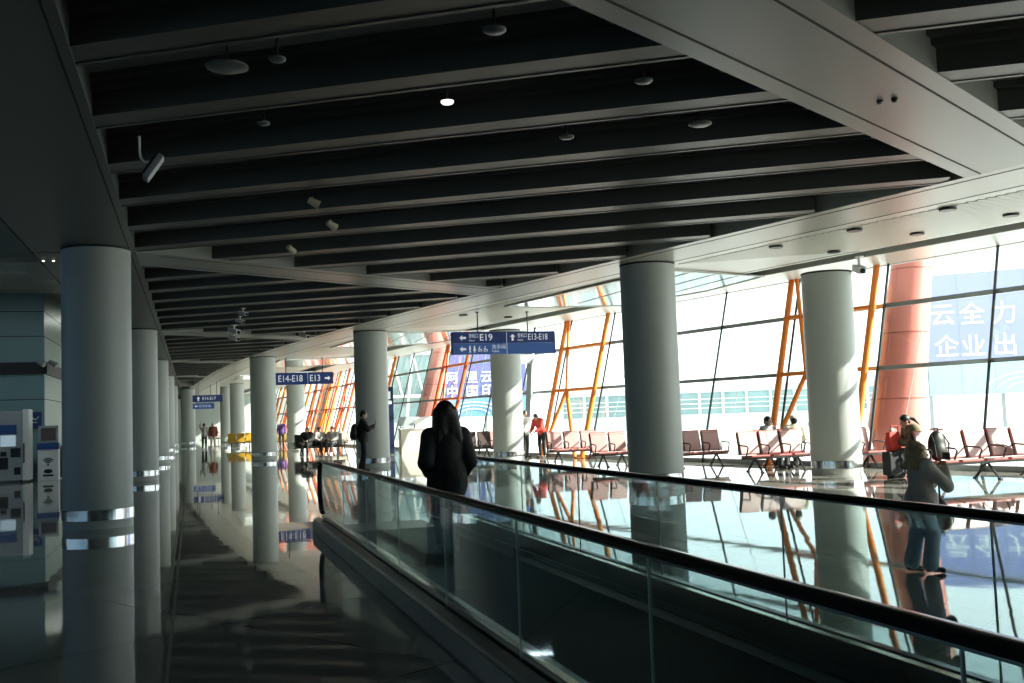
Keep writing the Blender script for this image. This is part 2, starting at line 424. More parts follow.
far_lab = ['right-hand one', 'second from right', 'third from right', 'fourth from right', 'fifth from right', 'sixth from right']
ytt = [66.5, 72.5, 78.5, 84.5, 92., 100.]
for i, yy in enumerate(ytt):
    truss(yy, yy + 2.9, 'distant orange-red truss in the far glass wall, ' + far_lab[i] + ' of the dense cluster', (M['redorange'], M['orange'])[i % 2])

# ------------------------------------------------------------------ columns
def column(x, y, r, label, top=ZC):
    t = empty('column', (x, y, 0)); tag(t, label, 'column', 'round pale columns of the hall')
    b = MB(); b.lathe([(r, .3), (r, top + .01)], 0, 0, 64); b.build('shaft', M['column'], t, True)
    b = MB(); b.lathe([(r * .985, top - .03), (r * .985, top - .005)], 0, 0, 64)
    b = MB(); b.lathe([(r - .005, .13), (r + .012, .135), (r + .012, .295), (r - .005, .30)], 0, 0, 64); b.build('steel_ring', M['steel'], t, True)
    b = MB(); b.lathe([(r, 0), (r, .13)], 0, 0, 64); b.build('foot', M['column'], t, True)
    b = MB(); b.lathe([(r + .004, top - .035), (r + .004, top)], 0, 0, 64); b.build('shadow_gap_ring', M['seam'], t, True)
    return t
cols = [(-1.46, 18.15, .53, 'large bluish-grey column in the left foreground with a steel ring at its foot'),
        (-1.5, 33.1, .53, 'second column of the left row, just behind the large foreground one'),
        (-1.5, 48.3, .53, 'third column of the left row, half hidden by the second'),
        (-1.5, 63.5, .53, 'fourth column of the left row, a thin sliver before the far columns'),
        (-1.5, 78.7, .53, 'fifth column of the left row, a sliver far down the hall'),
        (-.33, 86.5, .55, 'distant column left of the two far walkers'),
        (8.81, 19.3, .55, 'wide grey column in the middle right, behind the walkway handrail'),
        (13.65, 20.33, .55, 'sunlit column at the right with a bright patch low on its side'),
        (5.67, 34.56, .55, 'column behind the standing man who looks at his phone'),
        (10.38, 34.73, .53, 'column under the large blue gate sign with sun stripes on its side'),
        (2.99, 47.4, .55, 'column partly covering the left end of the E14-E18 sign'),
        (6.07, 65.5, .55, 'slim sunlit column below the E14-E18 sign'),
        (2.5, 84., .45, 'far sunlit column right of the two walkers'),
        (3.09, 78., .5, 'far sunlit column beside the yellow seats')]
for c in cols: column(*c)

# ------------------------------------------------------------------ moving walkway
XL, XR, YN, YS = 1.72, 3.60, 15.2, -7.
mw = empty('moving_walkway', (2.66, 4, 0)); tag(mw, 'moving walkway with glass balustrades and black handrails', 'moving walkway')
OFF = Matrix.Translation((-2.66, -4, 0))
def wp(b, name, m, smooth=False, bevel=0): b.xf(OFF); return b.build(name, m, mw, smooth, bevel)
def newel(x, zr=1.0, r=.33, yend=YN):
    """side path of the handrail round the end"""
    pts = [(x, YS, zr)] + [(x, y, zr) for y in frange(YS + 2, yend - r, 1.5)]
    for a in np.linspace(0, PI * .98, 14)[1:]:
        pts.append((x, yend - r + r * math.sin(a), zr - .36 + .36 * math.cos(a)))
    return pts
for x, rn in ((XL, 'handrail'), (XR, 'handrail')):
    P = newel(x); rings = []
    prof = [(-.032, -.018), (-.038, .0), (-.03, .014), (-.014, .02), (.014, .02), (.03, .014), (.038, 0), (.032, -.018), (.016, -.022), (-.016, -.022)]
    for i, p in enumerate(P):
        p = Vector(p); d = (Vector(P[min(i + 1, len(P) - 1)]) - Vector(P[max(i - 1, 0)])).normalized()
        a = Vector((1, 0, 0)); nrm = a.cross(d).normalized()
        if i and nrm.dot(prev) < 0: nrm = -nrm
        prev = nrm
        rings.append([tuple(p + a * u + nrm * v) for u, v in prof])
    b = MB(); b.loft(rings); wp(b, 'handrail', M['rubber'], True)
    b = MB()
    b.loft([[tuple(Vector(p) + Vector((u, 0, 0)) + (Vector((x, YN - .33, .64)) - Vector(p)) .normalized() * v if i >= 0 and p[1] > YN - .34 else (p[0] + u, p[1], p[2] - v)) for u, v in ((-.012, .02), (.012, .02), (.012, .034), (-.012, .034))] for i, p in enumerate(P)])
    wp(b, 'handrail_track', M['skirt'])
joints = {XL: [YS] + [2.1 + 1.78 * k for k in range(-4, 7)] + [YN - .02], XR: [YS] + [2.28 + 1.86 * k for k in range(-4, 7)] + [YN - .02]}
for x in (XL, XR):
    js = joints[x]
    for y0, y1 in zip(js[:-1], js[1:]):
        b = MB()
        if y1 > YN - .1:
            prof = [(y0, .175), (YN - .2, .175), (YN - .03, .42), (YN, .64)] + [(YN - .33 + .33 * math.cos(a), .64 + .33 * math.sin(a)) for a in np.linspace(.3, PI / 2, 6)] + [(y0, .97)]
        else: prof = [(y0, .175), (y1 - .004, .175), (y1 - .004, .97), (y0, .97)]
        b.loft([[(x - .005, p, z) for p, z in prof], [(x + .005, p, z) for p, z in prof]])
        wp(b, 'glass_panel', M['balglass'])
        if y1 < YN - .1:
            b = MB(); b.box(x - .0055, x + .0055, y1 - .003, y1 + .003, .19, .966); wp(b, 'glass_joint', M['joint'])
# decks, skirts
for x, s in ((XL, 1), (XR, -1)):
    ye = YN + .1
    prof = [(-.12, 0), (-.12, .17), (-.105, .188), (-.02, .20), (-.02, .17), (.02, .17), (.02, .20), (.10, .20), (.24, .14), (.28, .11), (.32, .0)]
    b = MB(); b.loft([[(x + s * u, YS, z) for u, z in prof], [(x + s * u, ye - .25, z) for u, z in prof], [(x + s * (u * .9 + .02), ye - .06, z * .97) for u, z in prof], [(x + s * (u * .7 + .03), ye, z * .9) for u, z in prof]])
    wp(b, 'deck', M['deck'], True)
    b = MB(); b.box(min(x - s * .128, x - s * .12), max(x - s * .128, x - s * .12), YS, ye - .25, .02, .16); wp(b, 'outer_skirt', M['skirt'])
    b = MB(); b.bar((x + s * .075, YS, .204), (x + s * .075, ye - .3, .204), .05, .01); wp(b, 'deck_trim', M['trim'])
    b = MB(); b.bar((x + s * .305, YS, .085), (x + s * .305, ye - .3, .085), .012, .02); wp(b, 'skirt_brush', M['black'])
b = MB()
px0, px1 = XL + .32, XR - .32
b.box(px0, px1, YS, YN - .6, 0, .012)
nr = 60
for i in range(nr):
    x = px0 + (px1 - px0) * (i + .25) / nr; b.box(x, x + (px1 - px0) / nr * .5, YS, YN - .6, .012, .02)
wp(b, 'pallet_band', M['pallet'])
b = MB(); b.box(px0, px1, YN - .6, YN + .5, 0, .022); wp(b, 'comb_plate', M['skirt'])

# ------------------------------------------------------------------ hanging signs
def sign(loc, w, h, label, rows, hang, ztop=ZC, split=None):
    t = empty('hanging_sign', loc); tag(t, label, 'sign', 'blue hanging direction signs')
    n = len(rows)
    for i, (m, items) in enumerate(rows):
        z1 = h / 2 - h * i / n; z0 = h / 2 - h * (i + 1) / n
        b = MB(); b.box(-w / 2, w / 2, -.06, .06, z0 + .004, z1 - .004); p = b.build('sign_face', m, t, bevel=.004)
        zc = (z0 + z1) / 2
        for it in items:
            kind = it[0]
            if kind == 'T': text(it[1], it[3], (it[2], -.063, zc + it[4]), M['signtext'], p, bold=it[5] if len(it) > 5 else 0, sx=it[6] if len(it) > 6 else 1.)
            if kind == 'A':          # arrow
                _, x, sz, ang = it
                b = MB(); hw = sz * .09
                for pr in ([(-.5, -.0), (-.08, .42), (-.08, .16), (.5, .16), (.5, -.16), (-.08, -.16), (-.08, -.42)],):
                    ca, sa = math.cos(ang), math.sin(ang)
                    P = [(x + sz * (a * ca - c * sa), zc + sz * (a * sa + c * ca)) for a, c in pr]
                    b.loft([[(u, -.062, v) for u, v in P], [(u, -.066, v) for u, v in P]])
                b.build('arrow', M['signtext'], p)
            if kind == 'D':
                b = MB(); b.box(it[1] - .006, it[1] + .006, -.064, -.06, z0, z1); b.build('divider', M['signtext'], p)
            if kind == 'M':          # toilet pictograms
                b = MB(); x = it[1]
                for j, dx in enumerate((0, .13)):
                    b.box(x + dx - .025, x + dx + .025, -.065, -.06, zc - .02, zc + .055); b.lathe([(.001, 0), (.02, .001), (.02, .004), (.001, .005)], 0, 0, 12)
                    b.box(x + dx - .018, x + dx + .018, -.065, -.06, zc + .062, zc + .095)
                    if j: b.add([(x + dx - .05, -.064, zc - .05), (x + dx + .05, -.064, zc - .05), (x + dx, -.064, zc + .05)], [(0, 1, 2)])
                    b.box(x + dx - .02, x + dx - .004, -.065, -.06, zc - .1, zc - .02); b.box(x + dx + .004, x + dx + .02, -.065, -.06, zc - .1, zc - .02)
                for j, dx in enumerate((.30, .46)):
                    b.box(x + dx - .03, x + dx - .01, -.065, -.06, zc - .02, zc + .08)
                    b.box(x + dx - .03, x + dx + .04, -.065, -.06, zc - .03, zc - .01)
                    b.box(x + dx + .025, x + dx + .045, -.065, -.06, zc - .08, zc - .01)
                    b.box(x + dx - .06, x + dx - .045, -.065, -.06, zc - .06, zc + .03)
                    b.box(x + dx - .06, x + dx + .0, -.065, -.06, zc - .075, zc - .06)
                b.v = [v for v in b.v]
                b.build('pictogram', M['signtext'], p)
    b = MB(); b.box(-w / 2 - .02, -w / 2, -.07, .07, -h / 2, h / 2); b.box(w / 2, w / 2 + .02, -.07, .07, -h / 2, h / 2); b.box(-w / 2, w / 2, -.055, .055, h / 2 - .004, h / 2 + .01); b.build('sign_frame', M['black'], t)
    for x in hang:
        b = MB(); b.tube([(x, 0, h / 2), (x, 0, ztop - loc[2])], .018); b.lathe([(.05, ztop - loc[2] - .03), (.05, ztop - loc[2])], x, 0, 12); b.build('hanger', M['rod'], t)
    return t
w1 = 3.0
px = lambda p: (p - 504.5) * w1 / 103
row1 = [('A', px(463), .19, 0), ('T', '登机口', px(469), .13, .045, 0, .72), ('T', 'Gates', px(469), .07, -.075), ('T', 'E19', px(479.5), .26, .0, .002), ('D', px(507)),
        ('A', px(513), .19, -PI / 2), ('T', '登机口', px(518), .13, .045, 0, .72), ('T', 'Gates', px(518), .07, -.075), ('T', 'E13-E18', px(528.5), .25, 0, 0, .72)]
row2 = [('A', px(463), .19, 0), ('M', px(470)), ('T', '洗手间', px(491.5), .14, .04), ('T', 'Toilets', px(491.5), .08, -.07), ('D', px(507))]
sign((8.45, 28.4, 3.575), w1, .63, 'blue hanging sign reading E19 and E13-E18 with toilet pictograms', [(M['navy'], row1), (M['blue'], row2)], (-.75, .72), ZC)
sign((4.65, 48.7, 3.53), 3.1, .54, 'navy hanging sign reading E14-E18 E13 with a right arrow', [(M['navy'],
     [('T', 'E14-E18', -.92, .42, 0, 0, .80), ('D', .42), ('T', 'E13', .50, .42, 0, 0, .80), ('A', 1.32, .26, PI)])], (-.55, 1.1), ZC)
sign((1.0, 74., 3.36), 1.9, .46, 'small far blue sign reading E14-E17, above the two walkers', [(M['navy'], [('A', -.6, .3, -PI / 2), ('T', 'E14-E17', -.35, .30, 0, 0, .9)])], (-.6, .6), ZC)
sign((.78, 79., 2.95), 1.45, .40, 'farther blue sign just below the small E14-E17 sign', [(M['blue'], [('A', -.5, .22, 0), ('T', 'E13-E16', -.3, .24, 0)])], (-.5, .5), ZC)

# ------------------------------------------------------------------ gate seating
def bench(loc, rz, n, label, seatm=None, backm=None, pitch=.58):
    seatm = seatm or M['pink']; backm = backm or M['seatback']
    t = empty('gate_bench', loc, rz); tag(t, label, 'bench', 'rows of airport gate seats')
    L = n * pitch
    b = MB(); b.box(-L / 2 - .05, L / 2 + .05, -.04, .04, .30, .36); b.build('beam', M['chair_metal'], t)
    for i in range(n):
        x = -L / 2 + pitch * (i + .5); w = pitch * .43
        # seat pan: front edge at -Y
        pr = [(-.26, .415), (-.285, .40), (-.285, .37), (-.25, .355), (.17, .335), (.2, .36), (.2, .39), (-.1, .40)]
        b = MB(); b.loft([[(x - w, y, z) for y, z in pr], [(x + w, y, z) for y, z in pr]]); b.build('seat', seatm, t, bevel=.012)
        pr = [(.19, .40), (.17, .44), (.30, .93), (.335, .95), (.355, .93), (.345, .90), (.235, .42), (.22, .40)]
        b = MB(); b.loft([[(x - w, y, z) for y, z in pr], [(x + w, y, z) for y, z in pr]]); bk = b.build('backrest', backm, t, bevel=.012)
        pr = [(.25, .40), (.245, .45), (.362, .90), (.372, .93), (.385, .92), (.27, .40)]
        b = MB(); b.loft([[(x - w - .012, y, z) for y, z in pr], [(x + w + .012, y, z) for y, z in pr]]); b.build('back_shell', M['black'], bk)
        pr = [(.285, .885), (.325, .965), (.365, .955), (.36, .885)]
        b = MB(); b.loft([[(x - w - .004, y, z) for y, z in pr], [(x + w + .004, y, z) for y, z in pr]]); b.build('head_roll', seatm, bk, bevel=.01)
    for i in range(n + 1):
        x = -L / 2 + pitch * i
        b = MB(); b.tube([(x, .22, .40), (x, .235, .60), (x, .19, .635), (x, -.15, .62), (x, -.2, .58), (x, -.1, .36)], .018, 8); b.build('armrest', M['chair_metal'], t, True)
        if i == n: continue
    for x in (-L / 2 + pitch * .5, L / 2 - pitch * .5) if n < 4 else (-L / 2 + pitch * .5, 0, L / 2 - pitch * .5):
        b = MB(); b.bar((x, 0, .33), (x, -.30, .02), .045, .03); b.bar((x, 0, .33), (x, .32, .02), .045, .03)
        b.box(x - .03, x + .03, -.35, -.27, 0, .025); b.box(x - .03, x + .03, .29, .37, 0, .025); b.build('leg', M['chair_metal'], t)
    return t
def face(bearing_deg):           # rotation so that the bench front (-Y) faces this compass bearing (Y=0, X=90)
    return -math.radians(bearing_deg - 180)
bench((14.57, 16.75, 0), face(178), 5, 'row of five maroon seats at the right edge behind the child')
bench((13.2, 22.1, 0), face(178), 3, 'row of maroon seats just left of the sunlit right column')
bench((12.75, 25.3, 0), face(178), 3, 'maroon seats between the wide middle column and the nearer bench')
bench((15.25, 21.35, 0), face(178), 1, 'single maroon seat just right of the sunlit right column')
bench((11.35, 27.75, 0), face(178), 2, 'pair of maroon seats at the left edge of the wide middle column')
bench((11.65, 31.6, 0), face(178), 3, 'maroon seats in front of the forked orange truss legs')
bench((11.1, 37.4, 0), face(178), 2, 'maroon seats right of the bending person in red')
bench((10.3, 38.3, 0), face(178), 2, 'dark maroon seats between the woman with long hair and the signed column', M['bagbrown'], M['bagbrown'])
bench((5.75, 50.5, 0), face(178), 4, 'dark seats carrying the group left of the standing man', M['black'], M['black'])
bench((7.3, 58.5, 0), face(190), 3, 'cream seats in the distance below the dense orange trusses', M['cream_panel'], M['cream_panel'])
bench((5.75, 72., 0), face(185), 3, 'yellow seats seen between the two slim columns under the E14-E18 sign', M['yellow'], M['yellow'])
bench((3.05, 72.5, 0), face(185), 3, 'yellow seats left of the column at the E14-E18 sign, nearest of that run', M['yellow'], M['yellow'])
bench((3.3, 88., 0), face(185), 3, 'yellow seats far left, behind the nearer yellow ones', M['yellow'], M['yellow'])
bench((1.9, 98., 0), face(180), 2, 'small grey seats beside the two far walkers', M['greycloth2'], M['greycloth2'])

# ------------------------------------------------------------------ figures: smooth SDF bodies turned into one surface each
def V3(*a): return np.array(a, float)
class Field:
    def __init__(s): s.p = []
    def cap(s, a, b, ra, rb, k=.02): s.p.append(('c', V3(*a), V3(*b), ra, rb, k)); return s
    def ell(s, c, r, k=.02, rot=None): s.p.append(('e', V3(*c), V3(*r), rot, None, k)); return s
    def cut(s, c, r, k=.01): s.p.append(('x', V3(*c), V3(*r), None, None, k)); return s
    def bounds(s):
        lo = np.full(3, 1e9); hi = -lo
        for q in s.p:
            if q[0] == 'c': l = np.minimum(q[1] - q[3], q[2] - q[4]); h = np.maximum(q[1] + q[3], q[2] + q[4]); l = np.minimum(l, q[2] - q[4]); h = np.maximum(h, q[1] + q[3])
            elif q[0] == 'e': l = q[1] - q[2].max(); h = q[1] + q[2].max()
            else: continue
            lo = np.minimum(lo, l); hi = np.maximum(hi, h)
        return lo - .04, hi + .04
    def mesh(s, h):
        lo, hi = s.bounds(); n = np.ceil((hi - lo) / h).astype(int) + 1
        F = np.full(n, .2, np.float32)
        ax = [lo[i] + h * np.arange(n[i]) for i in range(3)]
        for q in s.p:
            k = q[5]; mg = k + 3 * h
            if q[0] == 'c': l = np.minimum(q[1] - q[3], q[2] - q[4]) - mg; u = np.maximum(q[1] + q[3], q[2] + q[4]) + mg
            else: l = q[1] - q[2].max() - mg; u = q[1] + q[2].max() + mg
            i0 = np.maximum(0, np.floor((l - lo) / h).astype(int)); i1 = np.minimum(n, np.ceil((u - lo) / h).astype(int) + 1)
            X, Y, Z = np.meshgrid(*[ax[i][i0[i]:i1[i]] for i in range(3)], indexing='ij')
            P = np.stack([X, Y, Z], -1)
            if q[0] == 'c':
                d = q[2] - q[1]; t = np.clip(((P - q[1]) @ d) / max(d @ d, 1e-9), 0, 1)
                D = np.linalg.norm(P - q[1] - t[..., None] * d, axis=-1) - (q[3] + (q[4] - q[3]) * t)
            else:
                Q = P - q[1]
                if q[3] is not None: Q = Q @ q[3]
                D = (np.linalg.norm(Q / q[2], axis=-1) - 1) * q[2].min()
            sl = tuple(slice(i0[i], i1[i]) for i in range(3)); G = F[sl]
            if q[0] == 'x':
                D = -D; hh = np.clip(.5 - .5 * (D - G) / k * -1, 0, 1); hh = np.clip(.5 + .5 * (D - G) / k, 0, 1)
                F[sl] = G * (1 - hh) + D * hh + k * hh * (1 - hh)
            else:
                hh = np.clip(.5 + .5 * (G - D) / k, 0, 1); F[sl] = G * (1 - hh) + D * hh - k * hh * (1 - hh)
        return surface_nets(F, lo, h)
def surface_nets(F, lo, h):
    ins = F < 0
    n = F.shape
    acc = np.zeros((n[0] - 1, n[1] - 1, n[2] - 1, 3), np.float32); cnt = np.zeros(acc.shape[:3], np.float32)
    offs = [(i, j, k) for i in (0, 1) for j in (0, 1) for k in (0, 1)]
    sl = lambda o: tuple(slice(o[d], n[d] - 1 + o[d]) for d in range(3))
    for o in offs:
        for d in range(3):
            if o[d]: continue
            p = list(o); p[d] = 1
            A, B = F[sl(o)], F[sl(p)]; m = (A < 0) != (B < 0)
            t = np.where(m, A / np.where(m, A - B, 1), 0)
            c = np.zeros(acc.shape, np.float32)
            for e in range(3): c[..., e] = o[e]
            c[..., d] = t
            acc += c * m[..., None]; cnt += m
    ok = cnt > 0
    idx = -np.ones(ok.shape, int); idx[ok] = np.arange(ok.sum())
    ijk = np.argwhere(ok)
    V = lo + h * (ijk + acc[ok] / cnt[ok][:, None])
    faces = []
    for d in range(3):
        a, b_ = (d + 1) % 3, (d + 2) % 3
        s0 = [slice(1, n[e] - 1) for e in range(3)]; s0[d] = slice(0, n[d] - 1)
        s1 = list(s0); s1[d] = slice(1, n[d])
        A, B = ins[tuple(s0)], ins[tuple(s1)]
        w = np.argwhere(A != B)
        if not len(w): continue
        fl = A[tuple(w.T)]
        base = w.copy()
        for e in range(3):
            if e != d: base[:, e] += 1
        def at(da, db):
            q = base.copy(); q[:, a] += da; q[:, b_] += db; return idx[tuple(q.T)]
        f = np.stack([at(-1, -1), at(0, -1), at(0, 0), at(-1, 0)], 1)
        f[~fl] = f[~fl][:, ::-1]
        faces.append(f)
    return V, np.concatenate(faces)
def blob(name, field, h, m, parent, paint=None, extra=()):
    V, Fc = field.mesh(h)
    me = bpy.data.meshes.new(name); me.from_pydata(V.tolist(), [], Fc.tolist()); me.update()
    me.materials.append(m)
    for x in extra: me.materials.append(x)
    me.polygons.foreach_set('use_smooth', [True] * len(me.polygons))
    if paint:
        cen = np.zeros(len(me.polygons) * 3); me.polygons.foreach_get('center', cen); cen = cen.reshape(-1, 3)
        mi = np.zeros(len(cen), int)
        for c, r, k in paint: mi[np.linalg.norm((cen - np.array(c)) / np.array(r), axis=1) < 1] = k
        me.polygons.foreach_set('material_index', mi)
    o = bpy.data.objects.new(name, me); C.objects.link(o); o.parent = parent
    return o
def rotz(a): return np.array([[math.cos(a), -math.sin(a), 0], [math.sin(a), math.cos(a), 0], [0, 0, 1.]])
def rotx(a): return np.array([[1., 0, 0], [0, math.cos(a), -math.sin(a)], [0, math.sin(a), math.cos(a)]])

def joints_stand(s):
    J = dict(pelvis=V3(0, 0, .93), chest=V3(0, .0, 1.24), neck=V3(0, -.01, 1.42), head=V3(0, .03, 1.575),
             shL=V3(-.18, 0, 1.38), shR=V3(.18, 0, 1.38), elL=V3(-.23, -.03, 1.11), elR=V3(.23, -.03, 1.11), wrL=V3(-.24, .06, .87), wrR=V3(.24, .06, .87),
             hipL=V3(-.09, 0, .90), hipR=V3(.09, 0, .90), knL=V3(-.1, .02, .49), knR=V3(.1, .02, .49), anL=V3(-.1, -.02, .08), anR=V3(.1, -.02, .08))
    J['toeL'] = J['anL'] + V3(-.02, .15, -.045); J['toeR'] = J['anR'] + V3(.02, .15, -.045)
    J['hyaw'] = 0.; J['hpitch'] = 0.
    return {k: (v * s if isinstance(v, np.ndarray) else v) for k, v in J.items()}
def joints_sit(s):
    J = joints_stand(1.)
    dz = -.42
    for k in ('pelvis', 'chest', 'neck', 'head', 'shL', 'shR', 'hipL', 'hipR'): J[k] = J[k] + V3(0, 0, dz)
    J['hipL'], J['hipR'] = V3(-.09, .03, .52), V3(.09, .03, .52)
    J['knL'], J['knR'] = V3(-.11, .46, .50), V3(.11, .46, .50)
    J['anL'], J['anR'] = V3(-.11, .44, .08), V3(.11, .44, .08)
    J['toeL'], J['toeR'] = V3(-.13, .59, .035), V3(.13, .59, .035)
    J['elL'], J['elR'] = V3(-.23, .02, .72), V3(.23, .02, .72)
    J['wrL'], J['wrR'] = V3(-.12, .24, .66), V3(.12, .24, .66)
    return {k: (v * s if isinstance(v, np.ndarray) else v) for k, v in J.items()}
def hand(Fd, wr, el, s, side, curl=.5, dirv=None):
    d = wr - el if dirv is None else dirv; d = d / np.linalg.norm(d)
    inn = V3(-side, 0, 0); inn = inn - d * (inn @ d)
    if np.linalg.norm(inn) < .1: inn = V3(0, 0, -1) - d * (V3(0, 0, -1) @ d)
    inn /= np.linalg.norm(inn)                     # palm faces the body
    sd = np.cross(d, inn) * (1)                     # across the palm
    if sd[1] < 0: sd = -sd                          # thumb side forward
    c = wr + d * .05 * s
    R = np.stack([sd, inn, d], 1)
    Fd.ell(c, (.04 * s, .016 * s, .052 * s), .01, R)
    for i, L in enumerate((.072, .08, .075, .058)):
        o = (.03 - .02 * i) * s; p0 = c + sd * o + d * .04 * s
        a1, a2 = curl, curl * 2
        p1 = p0 + (d * math.cos(a1) + inn * math.sin(a1)) * L * .5 * s; p2 = p1 + (d * math.cos(a2) + inn * math.sin(a2)) * L * .5 * s
        Fd.cap(p0, p1, .0085 * s, .008 * s, .004); Fd.cap(p1, p2, .008 * s, .0065 * s, .004)
    t0 = c + sd * .03 * s - d * .015 * s; t1 = t0 + (sd * .75 + d * .6 + inn * .2) * .035 * s; t2 = t1 + (sd * .25 + d * .9 + inn * .3) * .03 * s
    Fd.cap(t0, t1, .0115 * s, .01 * s, .006); Fd.cap(t1, t2, .01 * s, .0075 * s, .004)
def person(name_label, loc, bearing, J, s, top, bottom, shoe, hair, h=.012, group=None, bulk=1.0, coat=0., hairlen=0., ponytail=False, wide=1., curl=.5, hood=False, mask=False, hat=None, wideleg=0., curly=0.):
    t = empty('person', loc, -math.radians(bearing)); tag(t, name_label, 'person', group)
    g = lambda a, b, f: a + (b - a) * f
    Rh = rotz(J['hyaw']) @ rotx(J['hpitch'])
    hd = J['head']; hp = lambda x, y, z: hd + Rh @ (V3(x, y, z) * s)
    F = Field()
    # head
    F.ell(hp(0, -.012, .02), (.074 * s, .093 * s, .098 * s), .02, Rh); F.ell(hp(0, .03, -.05), (.055 * s, .06 * s, .068 * s), .03, Rh)
    F.cap(hp(0, .085, .012), hp(0, .108, -.022), .009 * s, .014 * s, .012)
    for e in (-1, 1):
        F.ell(hp(.074 * e, -.012, -.01), (.012 * s, .022 * s, .032 * s), .008, Rh)
        F.cut(hp(.031 * e, .098, .012), (.019 * s, .017 * s, .012 * s), .01); F.ell(hp(.031 * e, .074, .010), (.014 * s, .013 * s, .012 * s), .004)
    F.cap(hp(-.018, .083, -.058), hp(.018, .083, -.058), .009 * s, .009 * s, .008)
    F.cap(J['neck'] - V3(0, 0, .03) * s, hp(0, -.02, -.05), .053 * s, .05 * s, .03)
    # trunk
    F.ell(J['chest'] + V3(0, 0, .02) * s, (.155 * s * wide, .105 * s, .19 * s), .05); F.cap(J['shL'], J['shR'], .06 * s, .06 * s, .06)
    F.cap(J['chest'], J['pelvis'], .105 * s, .12 * s, .05); F.ell(J['pelvis'], (.155 * s, .115 * s, .12 * s), .05)
    for a in 'LR':
        sd = -1 if a == 'L' else 1
        F.cap(J['sh' + a], J['el' + a], .052 * s, .041 * s, .03); F.cap(J['el' + a], J['wr' + a], .041 * s, .027 * s, .02)
        F.cap(J['hip' + a], J['kn' + a], .085 * s, .056 * s, .04); F.cap(J['kn' + a], J['an' + a], .055 * s, .037 * s, .02)
        F.cap(J['an' + a] - V3(0, .03, .02) * s, J['toe' + a], .036 * s, .028 * s, .02)
        hand(F, J['wr' + a], J['el' + a], s, sd, curl)
    paint = [(hp(.031 * e, .085, .010), (.013 * s,) * 3, 1) for e in (-1, 1)] + [(hp(0, .092, -.058), (.026 * s, .02 * s, .009 * s), 2)]
    blob('body', F, h, M['skin'], t, paint, (M['eye'], M['lip']))
    # jacket
    F = Field(); bk = .03 * bulk * s
    F.ell(J['chest'] + V3(0, 0, .02) * s, (.155 * s * wide + bk, .105 * s + bk, .20 * s + bk * .5), .05); F.cap(J['shL'], J['shR'], .06 * s + bk * .8, .06 * s + bk * .8, .06)
    hem = J['pelvis'] + V3(0, 0, .03 - coat) * s
    F.cap(J['chest'], J['pelvis'], .115 * s + bk, .13 * s + bk, .05); F.ell(J['pelvis'] + V3(0, 0, .03) * s, (.16 * s + bk, .125 * s + bk, .12 * s), .05)
    if coat: F.cap(J['pelvis'], hem, .15 * s + bk, .15 * s + bk, .06); F.ell(g(J['pelvis'], hem, .6), (.19 * s + bk, .15 * s + bk, .2 * s), .05)
    for a in 'LR':
        F.cap(J['sh' + a], J['el' + a], .056 * s + bk, .048 * s + bk, .03); F.cap(J['el' + a], g(J['el' + a], J['wr' + a], .97), .047 * s + bk * .9, .036 * s + bk * .6, .02)
    F.cap(J['neck'] - V3(0, 0, .03) * s, J['neck'] + V3(0, 0, .02) * s, .07 * s, .065 * s, .03)
    if hood: F.ell(J['neck'] + V3(0, -.09, -.02) * s, (.14 * s, .08 * s, .09 * s), .03)
    jk = blob('jacket', F, h, top, t)
    # trousers
    F = Field(); F.ell(J['pelvis'], (.165 * s, .128 * s, .125 * s), .05)
    for a in 'LR':
        F.cap(J['hip' + a], J['kn' + a], .094 * s, (.068 + wideleg * .5) * s, .04); F.cap(J['kn' + a], g(J['kn' + a], J['an' + a], .93), (.068 + wideleg * .5) * s, (.052 + wideleg) * s, .02)
    blob('trousers', F, h, bottom, t)
    for a in 'LR':
        F = Field(); an, to = J['an' + a], J['toe' + a]; d = to - an; d = d / np.linalg.norm(d)
        F.cap(an - V3(0, .025, .03) * s, to + d * .02 * s, .043 * s, .036 * s, .02); F.cap(an, an - V3(0, .03, .03) * s, .042 * s, .045 * s, .02)
        blob('shoe', F, h, shoe, t)
    # hair
    F = Field()
    if hairlen > 0:
        F.ell(hp(0, -.03, .04), (.105 * s, .115 * s, .105 * s), .02, Rh)
        for e in (-1, -.4, .4, 1): F.cap(hp(.065 * e, -.05, 0), hp(.118 * e, -.12, -.10 - hairlen), .080 * s, .060 * s, .03)
        [F.cap(hp(.085 * e, -.025, -.03), hp(.12 * e, -.03, -.09 - hairlen * .8), .055 * s, .045 * s, .03) for e in (-1, 1)]
    else:
        F.ell(hp(0, -.026, .035), (.086 * s, .099 * s, .096 * s), .02, Rh); F.ell(hp(0, -.06, -.03), (.07 * s, .05 * s, .06 * s), .02, Rh)
    if curly:
        rr = random.Random(3)
        for i in range(70):
            u = rr.uniform(0, 2 * PI); w = rr.uniform(-1.0, .98)
            F.ell(hp(.122 * math.cos(u) * math.sqrt(max(0, 1 - w * w)), -.055 + .10 * math.sin(u) * math.sqrt(max(0, 1 - w * w)) - max(0, .0), .01 + .13 * w), (.037 * s * curly,) * 3, .006)
    if ponytail: F.cap(hp(0, -.11, .03), hp(0, -.19, -.05), .03 * s, .035 * s, .01); F.cap(hp(0, -.19, -.05), hp(0, -.24, -.2), .035 * s, .012 * s, .01)
    F.cut(hp(0, .12, -.02), (.075 * s, .09 * s, .085 * s), .015)
    blob('hair', F, h, hair, t)
    if mask:
        F = Field(); F.ell(hp(0, .055, -.045), (.06 * s, .06 * s, .045 * s), .01, Rh); blob('face_mask', F, h, M['whitecloth'], t)
    if hat:
        F = Field(); F.ell(hp(0, -.01, .06), (.098 * s, .11 * s, .08 * s), .02, Rh); F.cap(hp(-.05, .1, .04), hp(.05, .1, .04), .015 * s, .015 * s, .02); blob('cap', F, h, hat, t)
    return t

